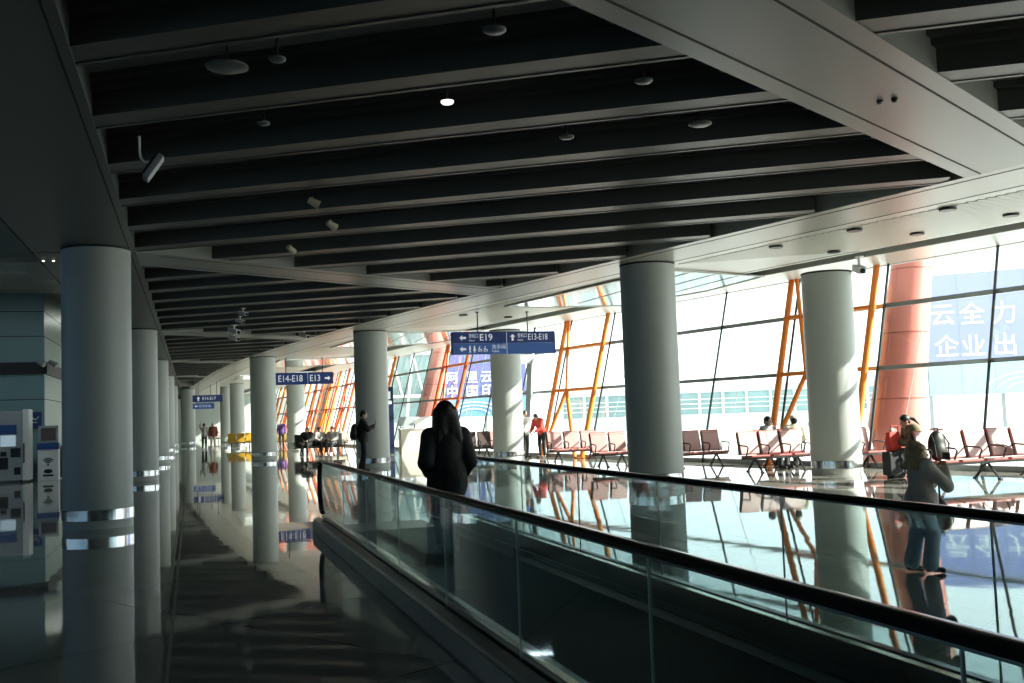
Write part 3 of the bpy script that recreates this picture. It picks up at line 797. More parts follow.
# woman on the walkway, seen from behind
J = joints_stand(1.0)
J.update(knL=V3(-.11, .06, .49), anL=V3(-.11, -.10, .13), toeL=V3(-.12, .04, .05), knR=V3(.10, .10, .49), anR=V3(.10, .14, .08), toeR=V3(.12, .29, .035),
         shL=V3(-.185, 0, 1.315), shR=V3(.185, 0, 1.315), elL=V3(-.255, -.06, 1.03), elR=V3(.255, -.05, 1.03), wrL=V3(-.17, .16, .90), wrR=V3(.20, .12, .84), head=V3(0, .04, 1.575), chest=V3(0, 0, 1.2))
person('woman in a black padded coat with long dark hair, on the walkway', (2.72, 11.55, .02), -2, J, 1.0, M['jacket_black'], M['trouser_black'], M['black'], M['hair_black'], .009, bulk=1.45, coat=.26, hairlen=.19, wide=1.05, hood=False)

# standing man reading his phone
J = joints_stand(1.08)
J.update(elR=V3(.22, .14, 1.16) * 1.08, wrR=V3(.08, .29, 1.26) * 1.08, elL=V3(-.22, .12, 1.18) * 1.08, wrL=V3(-.04, .27, 1.22) * 1.08, hpitch=-.35, anL=V3(-.08, -.12, .08) * 1.08, toeL=V3(-.09, .03, .035) * 1.08, knL=V3(-.09, .0, .49) * 1.08)
MAN = person('man in black with a backpack, standing and looking at his phone', (4.92, 31.7, 0), 100, J, 1.06, M['jacket_black'], M['trouser_black'], M['black'], M['hair_black'], .012)
ph = MB(); ph.box(-.005, .075, .37, .382, 1.39, 1.53); o = ph.build('smartphone', M['black']); o.location = (4.92, 31.7, 0); o.rotation_euler = (0, 0, -math.radians(100)); tag(o, 'dark smartphone held by the standing man in black', 'phone')
F = Field(); F.ell((0, 0, .25), (.17, .12, .26), .04); F.ell((0, -.07, .16), (.13, .08, .14), .03)
bp = empty('backpack', (4.92, 31.7, 1.0), -math.radians(100)); tag(bp, 'black backpack on the back of the standing man', 'backpack')
F2 = Field(); F2.ell((0, -.26, .20), (.17, .12, .25), .04); F2.ell((0, -.34, .10), (.13, .07, .14), .03); blob('pack', F2, .012, M['black'], bp)
b = MB()
for e in (-1, 1): b.tube([(.10 * e, -.2, .44), (.12 * e, -.08, .53), (.12 * e, .10, .48), (.12 * e, .15, .3), (.12 * e, .0, .12), (.11 * e, -.15, .05)], .018, 8)
b.build('strap', M['trouser_grey'], bp, True)

# child walking, holding something up to her face
s = .70
J = joints_stand(1.0)
J.update(head=V3(0, .02, 1.52), elL=V3(-.18, .25, 1.13), wrL=V3(-.07, .30, 1.33), elR=V3(.18, .27, 1.10), wrR=V3(.07, .31, 1.33), hpitch=.0,
         knL=V3(-.10, -.03, .49), anL=V3(-.11, -.13, .10), toeL=V3(-.12, .0, .045), knR=V3(.09, .08, .49), anR=V3(.10, .02, .10), toeR=V3(.11, .16, .045))
J = {k: (v * s if isinstance(v, np.ndarray) else v) for k, v in J.items()}
CH = (6.3, 8.1, 0)
person('small child with curly hair, grey jacket and pale jeans, beyond the walkway', CH, 100, J, s, M['grey_cloth'], M['jeans'], M['black'], M['hair_blond'], .008, bulk=.95, coat=.12, hairlen=.05, wideleg=.05, curly=1.15, curl=1.0, wide=.82)
bag = empty('shoulder_bag', CH, -math.radians(100)); tag(bag, 'dark brown shoulder bag hanging at the hip of the small child', 'bag')
F = Field(); F.ell((.05, .16, .52), (.06, .085, .15), .02, rotx(.25)); blob('pouch', F, .008, M['bagbrown'], bag)
b = MB(); b.tube([(.05, .15, .64), (.02, .165, .78), (-.08, .15, .90), (-.125, .03, .985), (-.10, -.11, .93)], .010, 8); b.build('strap', M['bagbrown'], bag, True)
b = MB(); b.box(-.055, .055, .255, .275, 1.0, 1.07); o = b.build('camera', M['black'], bevel=.004); o.location = CH; o.rotation_euler = (0, 0, -math.radians(100)); tag(o, 'small dark camera held up by the small child', 'camera')
# seated woman with ponytail
J = joints_sit(1.0)
J.update(chest=V3(0, .10, .83), neck=V3(0, .2, 1.0), head=V3(0, .27, 1.13), shL=V3(-.17, .16, .96), shR=V3(.17, .16, .96), elL=V3(-.2, .22, .70), elR=V3(.2, .22, .70), wrL=V3(-.09, .42, .72), wrR=V3(.09, .42, .72), hpitch=-.45)
SW = (14.17, 18.2, 0)
person('seated woman with a ponytail and olive-brown jacket, leaning forward over a red bag', SW, 283, J, 1.04, M['brown_cloth'], M['trouser_grey'], M['black'], M['hair_black'], .012, bulk=1.4, ponytail=True)
st = bench((14.24, 18.2, 0), face(283), 1, 'single seat under the woman with the ponytail')
rb = empty('tote_bag', (13.64, 18.30, 0)); tag(rb, 'bright red tote bag in front of the seated woman with a ponytail', 'bag')
b = MB(); b.loft([[(-.13, -.08, .535), (.13, -.08, .535), (.13, .08, .535), (-.13, .08, .535)], [(-.15, -.09, .7), (.15, -.09, .7), (.15, .09, .7), (-.15, .09, .7)], [(-.12, -.05, .93), (.12, -.05, .93), (.12, .05, .93), (-.12, .05, .93)]]); b.build('sack', M['redbag'], rb, bevel=.02)
b = MB(); b.tube([(-.09, -.06, .92), (-.08, -.06, 1.05), (.08, -.06, 1.05), (.09, -.06, .92)], .012); b.build('strap', M['redbag'], rb)
b = MB(); b.ell((.0, 0, .95), (.09, .045, .07)); b.build('tissue', M['whitecloth'], rb, True)
sc = empty('suitcase', (13.62, 18.28, 0), 0); tag(sc, 'dark suitcase standing under the red bag', 'suitcase')
b = MB(); b.box(-.2, .2, -.13, .13, .05, .53); b.build('shell', M['trouser_grey'], sc, bevel=.03)
for e in (-1, 1):
    b = MB(); b.lathe([(.03, .0), (.03, .05)], .15 * e, 0, 12); b.build('wheel', M['black'], sc)
b = MB(); b.tube([(-.08, .1, .52), (-.08, .1, .545), (.08, .1, .545), (.08, .1, .52)], .01); b.build('handle', M['black'], sc)
# two dark backpacks on the right-hand bench
def pack(loc, rz, label):
    t = empty('backpack', loc, rz); tag(t, label, 'backpack', 'dark backpacks on the right-hand seats')
    F = Field(); F.ell((0, 0, .26), (.19, .12, .29), .04); F.ell((0, -.08, .16), (.15, .07, .14), .03); blob('pack', F, .014, M['black'], t)
    b = MB(); b.tube([(-.05, 0, .53), (-.04, 0, .59), (.04, 0, .59), (.05, 0, .53)], .012); b.build('handle', M['trouser_grey'], t, True)
    b = MB(); b.tube([(-.13, -.02, .48), (-.17, -.13, .3), (-.13, -.12, .06)], .015); b.tube([(.13, -.02, .48), (.17, -.13, .3), (.13, -.12, .06)], .015); b.build('strap', M['trouser_grey'], t, True)
    return t
pack((13.41, 16.70, .42), face(178), 'dark backpack on the leftmost seat of the right-hand bench')
pack((15.66, 16.70, .42), face(178), 'dark backpack on the rightmost seat at the frame edge')

# people further off
J = joints_sit(1.0); J.update(hpitch=-.1)
person('seated person with dark hair and a white face mask, behind the right-hand benches', (13.75, 23.35, 0), 160, J, 1.03, M['greycloth2'], M['trouser_grey'], M['black'], M['hair_black'], .016, mask=True)
J = joints_sit(1.0)
person('seated person in a pale cap beside the orange truss legs', (14.35, 23.1, 0), 20, J, 1.03, M['cream'], M['trouser_grey'], M['black'], M['hair_black'], .016, hat=M['cream'])
bench((14.05, 23.3, 0), face(185), 2, 'maroon seats of the masked person, behind the nearer bench')
J = joints_stand(1.0); J.update(chest=V3(0, .10, 1.2), neck=V3(0, .22, 1.34), head=V3(0, .30, 1.43), shL=V3(-.17, .18, 1.31), shR=V3(.17, .18, 1.31), elL=V3(-.2, .26, 1.05), elR=V3(.2, .26, 1.05), wrL=V3(-.12, .42, .95), wrR=V3(.12, .42, .95), hpitch=-.6)
person('person in a red top bending forward beside the signed column', (11.75, 35.2, 0), 240, J, .93, M['redcloth'], M['trouser_black'], M['black'], M['hair_black'], .016)
J = joints_stand(1.0)
person('person in a white top and black trousers, left of the one in red', (11.3, 35.7, 0), 150, J, .86, M['whitecloth'], M['trouser_black'], M['black'], M['hair_black'], .016)
J = joints_sit(1.0)
person('seated person in a black coat, leftmost of the group left of the standing man', (5.15, 50.3, 0), 200, J, 1.08, M['jacket_black'], M['trouser_black'], M['black'], M['hair_black'], .02, bulk=2)
J = joints_sit(1.0); J.update(hpitch=-.4)
person('seated person in a grey top, middle of the group left of the standing man', (5.75, 50.6, 0), 160, J, 1.05, M['greycloth2'], M['trouser_black'], M['black'], M['hair_black'], .02)
person('seated person in grey, right of the group and next to the standing man', (6.35, 50.4, 0), 210, J, 1.08, M['greycloth2'], M['trouser_grey'], M['whitecloth'], M['hair_black'], .02)
J = joints_stand(1.0)
person('distant person in purple between the two slim columns', (5.5, 69.5, 0), 180, J, 1.0, M['purple'], M['trouser_black'], M['black'], M['hair_black'], .025)
J = joints_stand(1.0); J.update(elL=V3(-.26, .1, 1.5), wrL=V3(-.2, .1, 1.75))
person('distant walker in a white top with one arm raised', (.72, 71., 0), 10, J, 1.0, M['whitecloth'], M['trouser_black'], M['whitecloth'], M['hair_black'], .02)
J = joints_stand(1.0); J.update(anL=V3(-.09, -.2, .12), toeL=V3(-.09, -.07, .05), knL=V3(-.09, .0, .49), anR=V3(.09, .2, .09), toeR=V3(.09, .34, .04), knR=V3(.09, .15, .49))
person('distant walker in a rust-red jacket and cream trousers', (1.25, 70., 0), 190, J, 1.02, M['rust'], M['cream'], M['whitecloth'], M['cream'], .02)

# ------------------------------------------------------------------ left side: service block, machines
blk = tag(empty('wall_service', (-4.7, 38, 0)), kind='structure')
b = MB(); b.box(-11, 0, 0, .3, 0, 6.3); b.build('front_wall', M['teal_wall'], blk)
b = MB(); b.box(-.3, 0, .3, 60, 0, 6.3); b.build('side_wall', M['green_wall'], blk)
b = MB()
for z in (2.62, 4.72, 5.55): b.box(-11, .004, -.006, 60, z - .012, z + .012)
for x in (-2.2, -4.4, -6.6): b.box(x - .01, x + .01, -.006, .1, 0, 6.3)
for y in (5, 10, 15): b.box(-.1, .006, y - .01, y + .01, 0, 6.3)
b.build('panel_joint', M['seam'], blk)
b = MB(); b.box(-11, .10, -.12, 60, 3.45, 3.85); b.build('dark_ledge', M['black'], blk)
sp = empty('spotlight', (-4.75, 37.6, 3.85)); tag(sp, 'twin-headed spotlight on the dark ledge of the teal wall, left one', 'spotlight', 'spotlights on the teal wall')
def spot_parts(t):
    b = MB(); b.tube([(0, .1, -.12), (0, -.12, -.12), (0, -.2, -.02)], .02); b.build('bracket', M['black'], t)
    b = MB(); b.tube([(-.12, -.15, .03), (.14, -.28, -.12)], .07, 12, r2=.10); b.build('lamp_head', M['kiosk'], t, True)
spot_parts(sp)
sp2 = copy_tree(sp); sp2.location = (-4.45, 38.4, 3.85); sp2['label'] = 'spotlight just round the corner of the teal wall, right one'

vm = empty('vending_machine', (-5.65, 35.6, 0)); tag(vm, 'tall grey-white vending machine with a small bright screen at the far left', 'machine')
b = MB(); b.box(-1.0, .62, 0, .8, .06, 2.2); b.build('case', M['kiosk'], vm, bevel=.02)
b = MB(); b.box(.62, .80, -.02, .8, .06, 2.25); b.build('side_panel', M['white'], vm, bevel=.015)
b = MB(); b.box(-.9, -.45, -.02, 0, .65, 2.0); b.build('display_window', M['screen_dark'], vm)
b = MB(); b.box(-.05, .45, -.02, 0, 1.5, 1.78); b.build('blue_panel', M['kiosk_blue'], vm)
b = MB(); b.box(.0, .42, -.03, -.005, 1.12, 1.46); b.build('bright_screen', M['screen'], vm)
for x, z, w, h in ((.0, .82, .16, .14), (.28, .78, .28, .28), (-.05, .42, .26, .36), (.38, .25, .18, .22), (-.85, .35, .35, .12)):
    b = MB(); b.box(x, x + w, -.015, 0, z, z + h); b.build('slot', M['black'], vm)
for x in (-.8, .55):
    b = MB(); b.lathe([(.04, 0), (.04, .06)], x, .3, 12); b.build('foot', M['black'], vm)
b = MB(); b.tube([(.66, -.05, .6), (.66, -.05, 1.2)], .02); b.build('handle', M['black'], vm)
wk = empty('wifi_kiosk', (-4.35, 35.8, 0)); tag(wk, 'slim white kiosk with a dark screen and a wireless symbol', 'kiosk')
b = MB(); b.box(-.28, .32, 0, .4, 0, .98); b.build('pedestal', M['white'], wk, bevel=.01)
b = MB(); b.box(-.30, .34, -.03, .42, .98, 1.18); b.build('blue_shelf', M['kiosk_blue'], wk, bevel=.01)
b = MB(); b.box(-.27, .31, .05, .38, 1.18, 1.72); b.build('head', M['kiosk'], wk, bevel=.015)
b = MB(); b.box(-.19, .24, .035, .05, 1.26, 1.65); b.build('screen', M['screen_dark'], wk)
b = MB()
for r in (.06, .12, .18):
    b.tube([(.02 + r * math.cos(a), -.006, .52 + r * math.sin(a)) for a in np.linspace(PI * .22, PI * .78, 10)], .018, 6)
b.ell((.02, -.004, .50), (.03, .01, .03)); b.build('wireless_symbol', M['black'], wk)
b = MB()
b.ell((.02, -.004, .30), (.13, .008, .07)); b.ell((.02, -.008, .30), (.05, .01, .03)); b.box(-.13, .17, -.008, 0, .14, .2); b.build('emblem', M['black'], wk)
bs = empty('wall_sign', (-4.8, 37.85, 1.95)); tag(bs, 'small blue wall sign above the wireless kiosk', 'sign')
b = MB(); b.box(-.75, .05, -.02, .12, -.3, .25); b.build('board', M['kiosk_blue'], bs, bevel=.02)
b = MB(); b.tube([(-.68 + .62 * i / 12, -.03, .05 + .06 * math.sin(i * 1.1)) for i in range(13)], .02, 6); b.tube([(-.6, -.03, -.1), (-.1, -.03, -.1)], .018, 6); b.build('white_motif', M['white'], bs)
bn = empty('steel_bin', (-3.75, 37.2, 0)); tag(bn, 'squat brown-grey steel bin right of the wireless kiosk', 'bin')
b = MB(); b.box(-.42, .42, -.25, .25, .03, 1.0); b.build('body', mat('bronze_steel', (.20, .18, .14), .35, .7), bn, bevel=.02)
b = MB(); b.box(-.44, .44, -.27, .27, 1.0, 1.06); b.build('lid', M['skirt'], bn, bevel=.01)
b = MB(); b.box(-.2, .2, -.256, -.245, .7, .85); b.build('opening', M['black'], bn)

# ------------------------------------------------------------------ gate counter, totem, door portal
tm = empty('information_totem', (8.2, 45.5, 0)); tag(tm, 'slim dark navy totem with a white symbol, right of the standing man\'s column', 'totem')
b = MB(); b.box(-.2, .2, -.1, .1, .04, 2.95); b.build('slab', mat('navy_totem', (.012, .02, .06), .3), tm, bevel=.01)
b = MB(); b.box(-.24, .24, -.14, .14, 0, .04); b.build('foot', M['skirt'], tm)
b = MB(); b.box(-.11, .11, -.106, -.1, 2.2, 2.35); b.box(-.07, .07, -.106, -.1, 2.42, 2.75); b.build('symbol', M['signtext'], tm)
gc = empty('gate_counter', (9.35, 46.5, 0)); tag(gc, 'cream gate counter with a grey raised display, left of the woman on the walkway', 'counter')
b = MB(); b.box(-.5, 1.1, -.3, .3, 0, 1.05); b.build('desk', M['cream_panel'], gc, bevel=.01)
b = MB(); b.box(-.55, 1.15, -.35, .35, 1.05, 1.1); b.build('worktop', M['white'], gc)
b = MB(); b.box(-.55, .15, -.08, .0, 1.22, 1.62); b.build('display', M['grey_panel'], gc, bevel=.01)
for x in (-.45, .05):
    b = MB(); b.tube([(x, -.02, 1.1), (x, -.02, 1.25)], .025); b.build('post', M['steel'], gc)
b = MB(); b.box(.2, 1.0, .0, .06, 1.1, 1.6); b.build('back_panel', M['white'], gc)
pt = empty('gate_portal', (12.05, 37.9, 0)); tag(pt, 'grey frame of a gate doorway, right of the signed column', 'portal')
b = MB(); b.bar((0, 0, 0), (.55, .6, 4.6), .2, .2); b.build('leaning_post', M['grey_panel'], pt)
b = MB(); b.bar((-.55, .3, 0), (-.55, .3, 3.7), .1, .1); b.build('post', M['grey_panel'], pt)
b = MB(); b.bar((-.6, .3, 2.4), (.3, .4, 2.4), .08, .08); b.bar((-.6, .3, 3.65), (.45, .5, 3.65), .3, .35); b.build('lintel', M['grey_panel'], pt)

# ------------------------------------------------------------------ ceiling fittings
def disc_fit(loc, r, hgt, m, label, name='smoke_detector', cat='ceiling fitting', group='round fittings on the baffle ceiling', stem=0.):
    t = empty(name, loc); tag(t, label, cat, group)
    b = MB(); b.lathe([(r * .3, -hgt), (r * .8, -hgt * .8), (r, -hgt * .4), (r, 0)], 0, 0, 24); b.build('cover', m, t, True)
    b = MB(); b.lathe([(r * 1.06, -.012), (r * 1.06, 0)] if not stem else [(.01, 0), (.01, stem)], 0, 0, 16); b.build('mount', M['black'], t)
    return t

FL = [(.31, 8.68, .17, 'ceil_dark', 'wide round grey speaker at the upper left of the baffle ceiling', 'ceiling_speaker'),
      (.69, 8.41, .07, 'ceil_dark', 'small round detector just right of the wide ceiling speaker', 'smoke_detector'),
      (.70, 10.27, .06, 'ceil_dark', 'small flat detector below the wide ceiling speaker', 'smoke_detector'),
      (2.23, 7.45, .09, 'ceil_dark', 'domed detector near the top edge, left of the diagonal band', 'smoke_detector'),
      (2.30, 9.29, .06, 'lampglow', 'bright lit downlight in the dark baffle ceiling', 'downlight'),
      (3.83, 10.27, .08, 'ceil_dark', 'pale flat detector low right of the lit downlight', 'smoke_detector'),
      (3.87, 8.37, .08, 'ceil_dark', 'detector high in the ceiling beside the diagonal band', 'smoke_detector'),
      (5.03, 9.56, .12, 'ceil_dark', 'flat grey speaker near the right end of the baffles', 'ceiling_speaker')]
for x, y, r, m, lab, nm in FL:
    ph = ((y + SL * (x + .85)) - 8.92) / 1.9 % 1
    z = ZC
    disc_fit((x, y, z), r, .032, M[m], lab, nm, stem=.36 if ph < .74 else 0.)
for i, (x, y, lab) in enumerate([(1.53, 13.66, 'cream spotlight hanging in the baffles, nearest of the two big ones'), (1.96, 15.22, 'small cream spotlight behind the nearest cream one'), (1.58, 17.46, 'small cream spotlight just before the first diagonal band')]):
    t = empty('ceiling_spotlight', (x, y, ZC), .4 * i); tag(t, lab, 'spotlight', 'cream spotlights among the baffles')
    b = MB(); b.tube([(0, 0, 0), (0, 0, -.06)], .02); b.build('stem', M['ceil'], t)
    b = MB(); b.tube([(-.05, 0, -.04), (.09, 0, -.11)], .04, 12, r2=.06); b.build('lamp_head', M['lamp_warm'], t, True)
def cctv(loc, rz, label, drop=.12, sc=1.):
    t = empty('security_camera', loc, rz); tag(t, label, 'camera', 'ceiling security cameras')
    b = MB(); b.tube([(0, 0, 0), (0, 0, -drop)], .02 * sc); b.lathe([(.06 * sc, -.015), (.06 * sc, 0)], 0, 0, 14); b.build('mount', M['white'], t)
    b = MB(); b.bar((-.04 * sc, .14 * sc, -drop - .02), (.03 * sc, -.16 * sc, -drop - .09 * sc), .10 * sc, .09 * sc); b.build('housing', M['white'], t, bevel=.008)
    b = MB(); b.ell((.035 * sc, -.17 * sc, -drop - .095 * sc), (.035 * sc, .02, .035 * sc)); b.build('lens', M['black'], t, True)
    return t
cctv((1.26, 27.15, ZC), .3, 'security camera under the far baffles, nearest of the column of four', .08)
cctv((1.27, 29.17, ZC), .3, 'security camera under the far baffles, second of the column of four', .08)
cctv((1.21, 31.81, ZC), .3, 'security camera under the far baffles, third and larger of the column of four', .1, 1.5)
cctv((1.31, 34.61, ZC), .3, 'security camera under the far baffles, farthest of the column of four', .08, 1.5)
cctv((3.47, 34.14, ZC), .3, 'lone security camera under the far baffles, right of the column of four', .08, 1.3)
cctv((14.3, 20.0, 4.8), -.6, 'white security camera hanging beside the top of the sunlit right column', .2, 1.7)
# gooseneck camera plate at the upper left
t = empty('hanging_camera', (-.47, 10.98, ZC)); tag(t, 'flat camera panel on a bent rod hanging from the left of the baffles', 'camera')
b = MB(); b.tube([(0, 0, 0), (0, 0, -.16), (.01, 0, -.22), (.04, .0, -.26), (.10, .0, -.27)], .013); b.build('rod', M['white'], t, True)
b = MB(); b.bar((.05, .0, -.44), (.21, .0, -.20), .2, .06, up=(1, 0, .4)); b.build('panel', M['kiosk'], t, bevel=.01)
b = MB(); b.bar((.055, .0, -.41), (.18, .0, -.22), .14, .06, up=(1, 0, .4)); b.xf(Matrix.Translation((-.012, 0, .006))); b.build('dark_face', M['black'], t)
for x, y, m, lab in ((6.45, 8.54, 'ceil', 'pale sensor on the near diagonal band, left of a pair'), (6.54, 8.44, 'black', 'dark sensor on the near diagonal band, right of a pair')):
    disc_fit((x, y, ZC), .03, .04, M[m], lab, 'ceiling_sensor', 'sensor', 'pair of sensors on the diagonal band')
for x, y, lab in ((-2.40, 19.35, 'tiny bright lamp left of the large foreground column top, left one'), (-2.24, 19.33, 'tiny bright lamp at the large foreground column top, right one')):
    disc_fit((x, y, ZC), .025, .03, M['lampglow'], lab, 'pilot_lamp', 'lamp', 'tiny bright lamps on the left soffit')
dl = [(.065, 13.33, 'square dark downlight beside the curved band, nearest'), (.34, 14.27, 'dark downlight above the glass at the right edge'), (.08, 15.2, 'downlight beside the curved band, second from the right'),
      (.35, 16.15, 'downlight in the slatted soffit, second from the right edge'), (.085, 17.01, 'downlight beside the curved band, left of the sunlit column'), (.385, 18.36, 'downlight in the soffit just left of the sunlit column top'),
      (.105, 29.52, 'small downlight left above the large blue gate sign'), (.40, 31.7, 'small downlight right above the large blue gate sign')]
for tt, y, lab in dl:
    p = oc(y, tt); t = empty('downlight', (p[0], p[1], p[2] - .012)); tag(t, lab, 'downlight', 'recessed downlights in the outer soffit')
    b = MB(); b.lathe([(.10, -.045), (.13, -.045), (.13, .0), (.10, .0)], 0, 0, 24); b.build('rim', M['black'], t)
    b = MB(); b.lathe([(.0995, -.03), (.0995, -.02)], 0, 0, 24); b.build('lens', M['white'], t)

# ------------------------------------------------------------------ outside
b = MB(); b.box(-40, 260, -120, 320, -.5, -.32); tag(b.build('ground', M['apron']), kind='structure')
def tower(y, label):
    x = gx(y, 0) + 2.0; h = 7.2
    t = empty('red_tower', (x, y, -.3)); tag(t, label, 'column', 'leaning red columns outside the glass')
    b = MB(); rings = []
    for i in range(19):
        z = h * i / 18; r = .76 - .045 * z
        rings.append([(.24 * z * .96 + r * math.cos(2 * PI * k / 48), .24 * z * .26 + r * math.sin(2 * PI * k / 48), z) for k in range(48)])
    b.loft(rings); b.build('shaft', M['red'], t, True)
    b = MB()
    for z in (1.9, 3.6, 5.3):
        r = .768 - .045 * z
        b.loft([[(.24 * (z + d) * .96 + (r - .045 * d) * math.cos(2 * PI * k / 48), .24 * (z + d) * .26 + (r - .045 * d) * math.sin(2 * PI * k / 48), z + d) for k in range(48)] for d in (0, .03)])
    b.build('joint_ring', mat('dark_red_joint', (.30, .08, .06), .5), t, True)
    b = MB(); b.lathe([(1.0, 0), (1.0, .12), (.85, .16)], 0, 0, 32); b.build('base', M['grey_panel'], t)
tower(23.0, 'broad leaning red column outside the glass at the right, behind the seated woman')
tower(55.3, 'leaning red column outside the glass behind the woman with long hair')
tower(87., 'far leaning red column outside the distant glass')

def hoarding(c0, dirv, w, zb, zm, zt, chars, label, em, mb='bill_lav', ml='bill_low'):
    """c0: left bottom corner as seen from the hall; dirv: unit plan vector to the viewer's right"""
    a = math.atan2(dirv[1], dirv[0])
    t = empty('hoarding', (c0[0], c0[1], 0), a); tag(t, label, 'hoarding', 'cloud company hoardings on the apron')
    b = MB(); b.box(0, w, 0, .3, zm, zt); b.build('board', M[mb], t)
    b = MB(); b.box(0, w, 0, .3, zb, zm); b.build('picture_strip', M[ml], t)
    b = MB()
    for i in range(1, int(w / 1.6) + 1): b.box(i * 1.6 - .015, i * 1.6 + .015, -.012, 0, zb, zt)
    b.build('panel_joint', M['mullion'], t)
    n = int(w // 4) + 1
    for i in range(n + 1):
        b = MB(); b.box(w * i / n - .1, w * i / n + .1, .3, .5, -.32, zt - .2); b.build('post', M['mullion'], t)
    for ch, x, z in chars: text(ch, em, (x, -.02, z), M['bill_text'], t, rot=(PI / 2, 0, 0), align='CENTER', ext=.01, bold=.012)
    b = MB()
    for k in range(3): b.tube([(w * .35 + (1.2 + .5 * k) * math.cos(q), -.012, zb + .1 + (.5 + .25 * k) * math.sin(q)) for q in np.linspace(.1, PI - .1, 16)], .04, 6)
    b.build('swoosh', M['bill_text'], t)
d = Vector((3.2, -2.81, 0)).normalized()
c0 = Vector((37.91, 46.51, 0)) - d * .6
hoarding(c0, d, 14, 1.75, 3.5, 8.15, [('云', .85, 5.95), ('全', 2.27, 5.9), ('力', 3.8, 5.85), ('企', .95, 4.25), ('业', 2.25, 4.2), ('出', 3.75, 4.2)],
         'pale lavender hoarding with white Chinese characters outside at the right edge', 1.25)
d = Vector((3.46, -.91, 0)).normalized(); c0 = Vector((18.47, 77.84, 0)) - d * .15
hoarding(c0, d, 6.2, 1.5, 2.9, 6.5, [('阿', .62, 4.45), ('里', 2.12, 4.43), ('云', 3.25, 4.45), ('中', .62, 3.36), ('国', 2.12, 3.36), ('印', 3.3, 3.4)],
         'lavender-blue hoarding with white Chinese characters behind the woman and the signed column', .98, 'bill_blue', 'bill_sea')

pb = empty('pier_building', (40, 86, 0), math.atan2(-3.3, 6.7)); tag(pb, 'low teal-glazed pier building outside, behind the right-hand seats', 'building')
b = MB(); b.box(-9, 22, 0, 8, -.32, 1.0); b.box(-9, 22, 0, 8, 2.9, 3.5); b.build('wall', M['pier_white'], pb)
b = MB(); b.box(-9, 22, .15, 7.8, 1.0, 2.9); b.build('glazing', M['pier_glass'], pb)
b = MB()
for i in range(16): b.box(-9 + i * 2.05, -8.75 + i * 2.05, -.05, .2, -.3, 3.5)
b.build('pilaster', M['pier_white'], pb)
b = MB()
for z in (1.5, 1.9, 2.3): b.box(-9, 22, -.06, 0, z, z + .06)
b.build('handrail', M['white'], pb)
tb = empty('terminal_wing', (15.2, 93.5, 0), -.2); tag(tb, 'pale terminal wing with teal glazing and slanted struts, left of the near red column', 'building')
b = MB(); b.box(-1, 6.5, 0, 8, -.3, 1.2); b.box(-1, 6.5, 0, 8, 7.2, 8.2); b.build('wall', M['pier_white'], tb)
b = MB(); b.box(-1, 6.4, .2, 8, 1.2, 7.2); b.build('glazing', M['pier_glass'], tb)
b = MB()
for i in range(4): b.bar((-.8 + 1.9 * i, -.1, -.3), (.1 + 1.9 * i, -.1, 7.4), .22, .22)
for i in range(3): b.bar((.1 + 1.9 * i, -.1, 7.3), (1.0 + 1.9 * i, -.1, 3.5), .16, .16)
b.box(-1, 6.5, -.15, .1, 3.4, 3.65)
b.build('strut', M['white'], tb)

# ------------------------------------------------------------------ light
w = bpy.data.worlds.new('sky'); S.world = w; w.use_nodes = True
bg = w.node_tree.nodes['Background']; bg.inputs['Color'].default_value = (.90, .97, .97, 1); bg.inputs['Strength'].default_value = 2.0
sd = bpy.data.lights.new('sun', 'SUN'); sd.energy = 9.; sd.angle = math.radians(.7); sd.color = (1, .92, .78)
so = bpy.data.objects.new('sun', sd); C.objects.link(so)
az, el = math.radians(115), math.radians(28)
dv = Vector((math.sin(az) * math.cos(el), math.cos(az) * math.cos(el), math.sin(el)))
so.rotation_euler = dv.to_track_quat('Z', 'Y').to_euler(); so.location = (60, -10, 40)

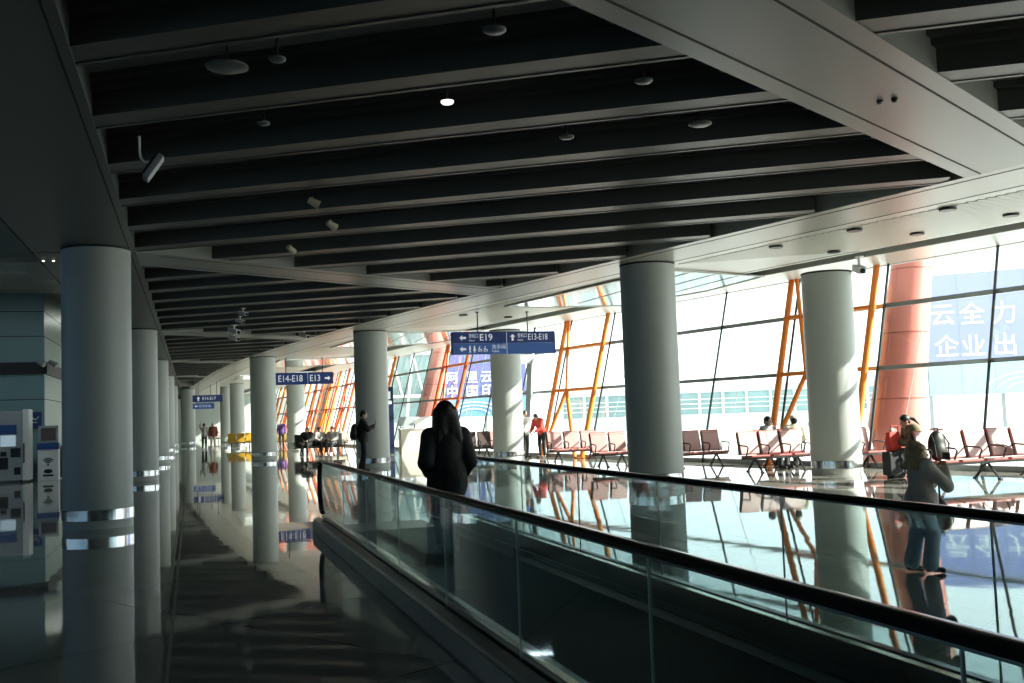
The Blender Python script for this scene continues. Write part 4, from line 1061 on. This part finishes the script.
def added_fill_lamp(loc, sx, sy, power, col, label):  # unseen strip fixtures, added to brighten the teal wall and machines
    t = empty('added_fill_lamp', loc); tag(t, label, 'lamp', 'unseen fill lamps added in the left hall')
    b = MB(); b.box(-sx / 2 - .03, sx / 2 + .03, -sy / 2 - .03, sy / 2 + .03, 0, .08); b.build('housing', M['white'], t)
    l = bpy.data.lights.new('lamp', 'AREA'); l.shape = 'RECTANGLE'; l.size = sx; l.size_y = sy; l.energy = power; l.color = col
    o = bpy.data.objects.new('lamp', l); C.objects.link(o); o.parent = t; o.location = (0, 0, -.01)
added_fill_lamp((-6.0, 32.5, 6.1), 3., .3, 38, (.75, .92, 1.), 'added fill lamp high over the vending machine at the far left')
added_fill_lamp((-3.4, 46., 6.1), .3, 3., 45, (.9, 1., .9), 'added fill lamp beside the side of the teal wall')

# ------------------------------------------------------------------ camera
cd = bpy.data.cameras.new('camera'); cam = bpy.data.objects.new('camera', cd); C.objects.link(cam)
cd.sensor_width = 36; cd.lens = 1050 / 1024 * 36; cd.clip_start = .05; cd.clip_end = 600
f, vp, roll = 1050., (192.5, 426.), .0355
r = np.array([vp[0] - 512, vp[1] - 341.5, f]); r /= np.linalg.norm(r)
a = np.array([-math.sin(roll), -math.cos(roll), 0.]); u = a + np.array([0, 0, -(a @ r) / r[2]]); u /= np.linalg.norm(u)
R = np.array([np.cross(r, u), r, u])
m = Matrix(((R[0][0], -R[0][1], -R[0][2]), (R[1][0], -R[1][1], -R[1][2]), (R[2][0], -R[2][1], -R[2][2]))).to_4x4()
m.translation = (0, 0, 1.55); cam.matrix_world = m
S.camera = cam
S.view_settings.view_transform = 'Standard'; S.view_settings.look = 'None'; S.view_settings.gamma = 1; S.view_settings.exposure = 0.88
S.view_settings.use_curve_mapping = False
S.cycles.use_denoising = True
S.cycles.max_bounces = 10; S.cycles.transparent_max_bounces = 24; S.cycles.glossy_bounces = 5; S.cycles.diffuse_bounces = 5
S.cycles.caustics_reflective = False; S.cycles.caustics_refractive = False
S.cycles.sample_clamp_indirect = 6
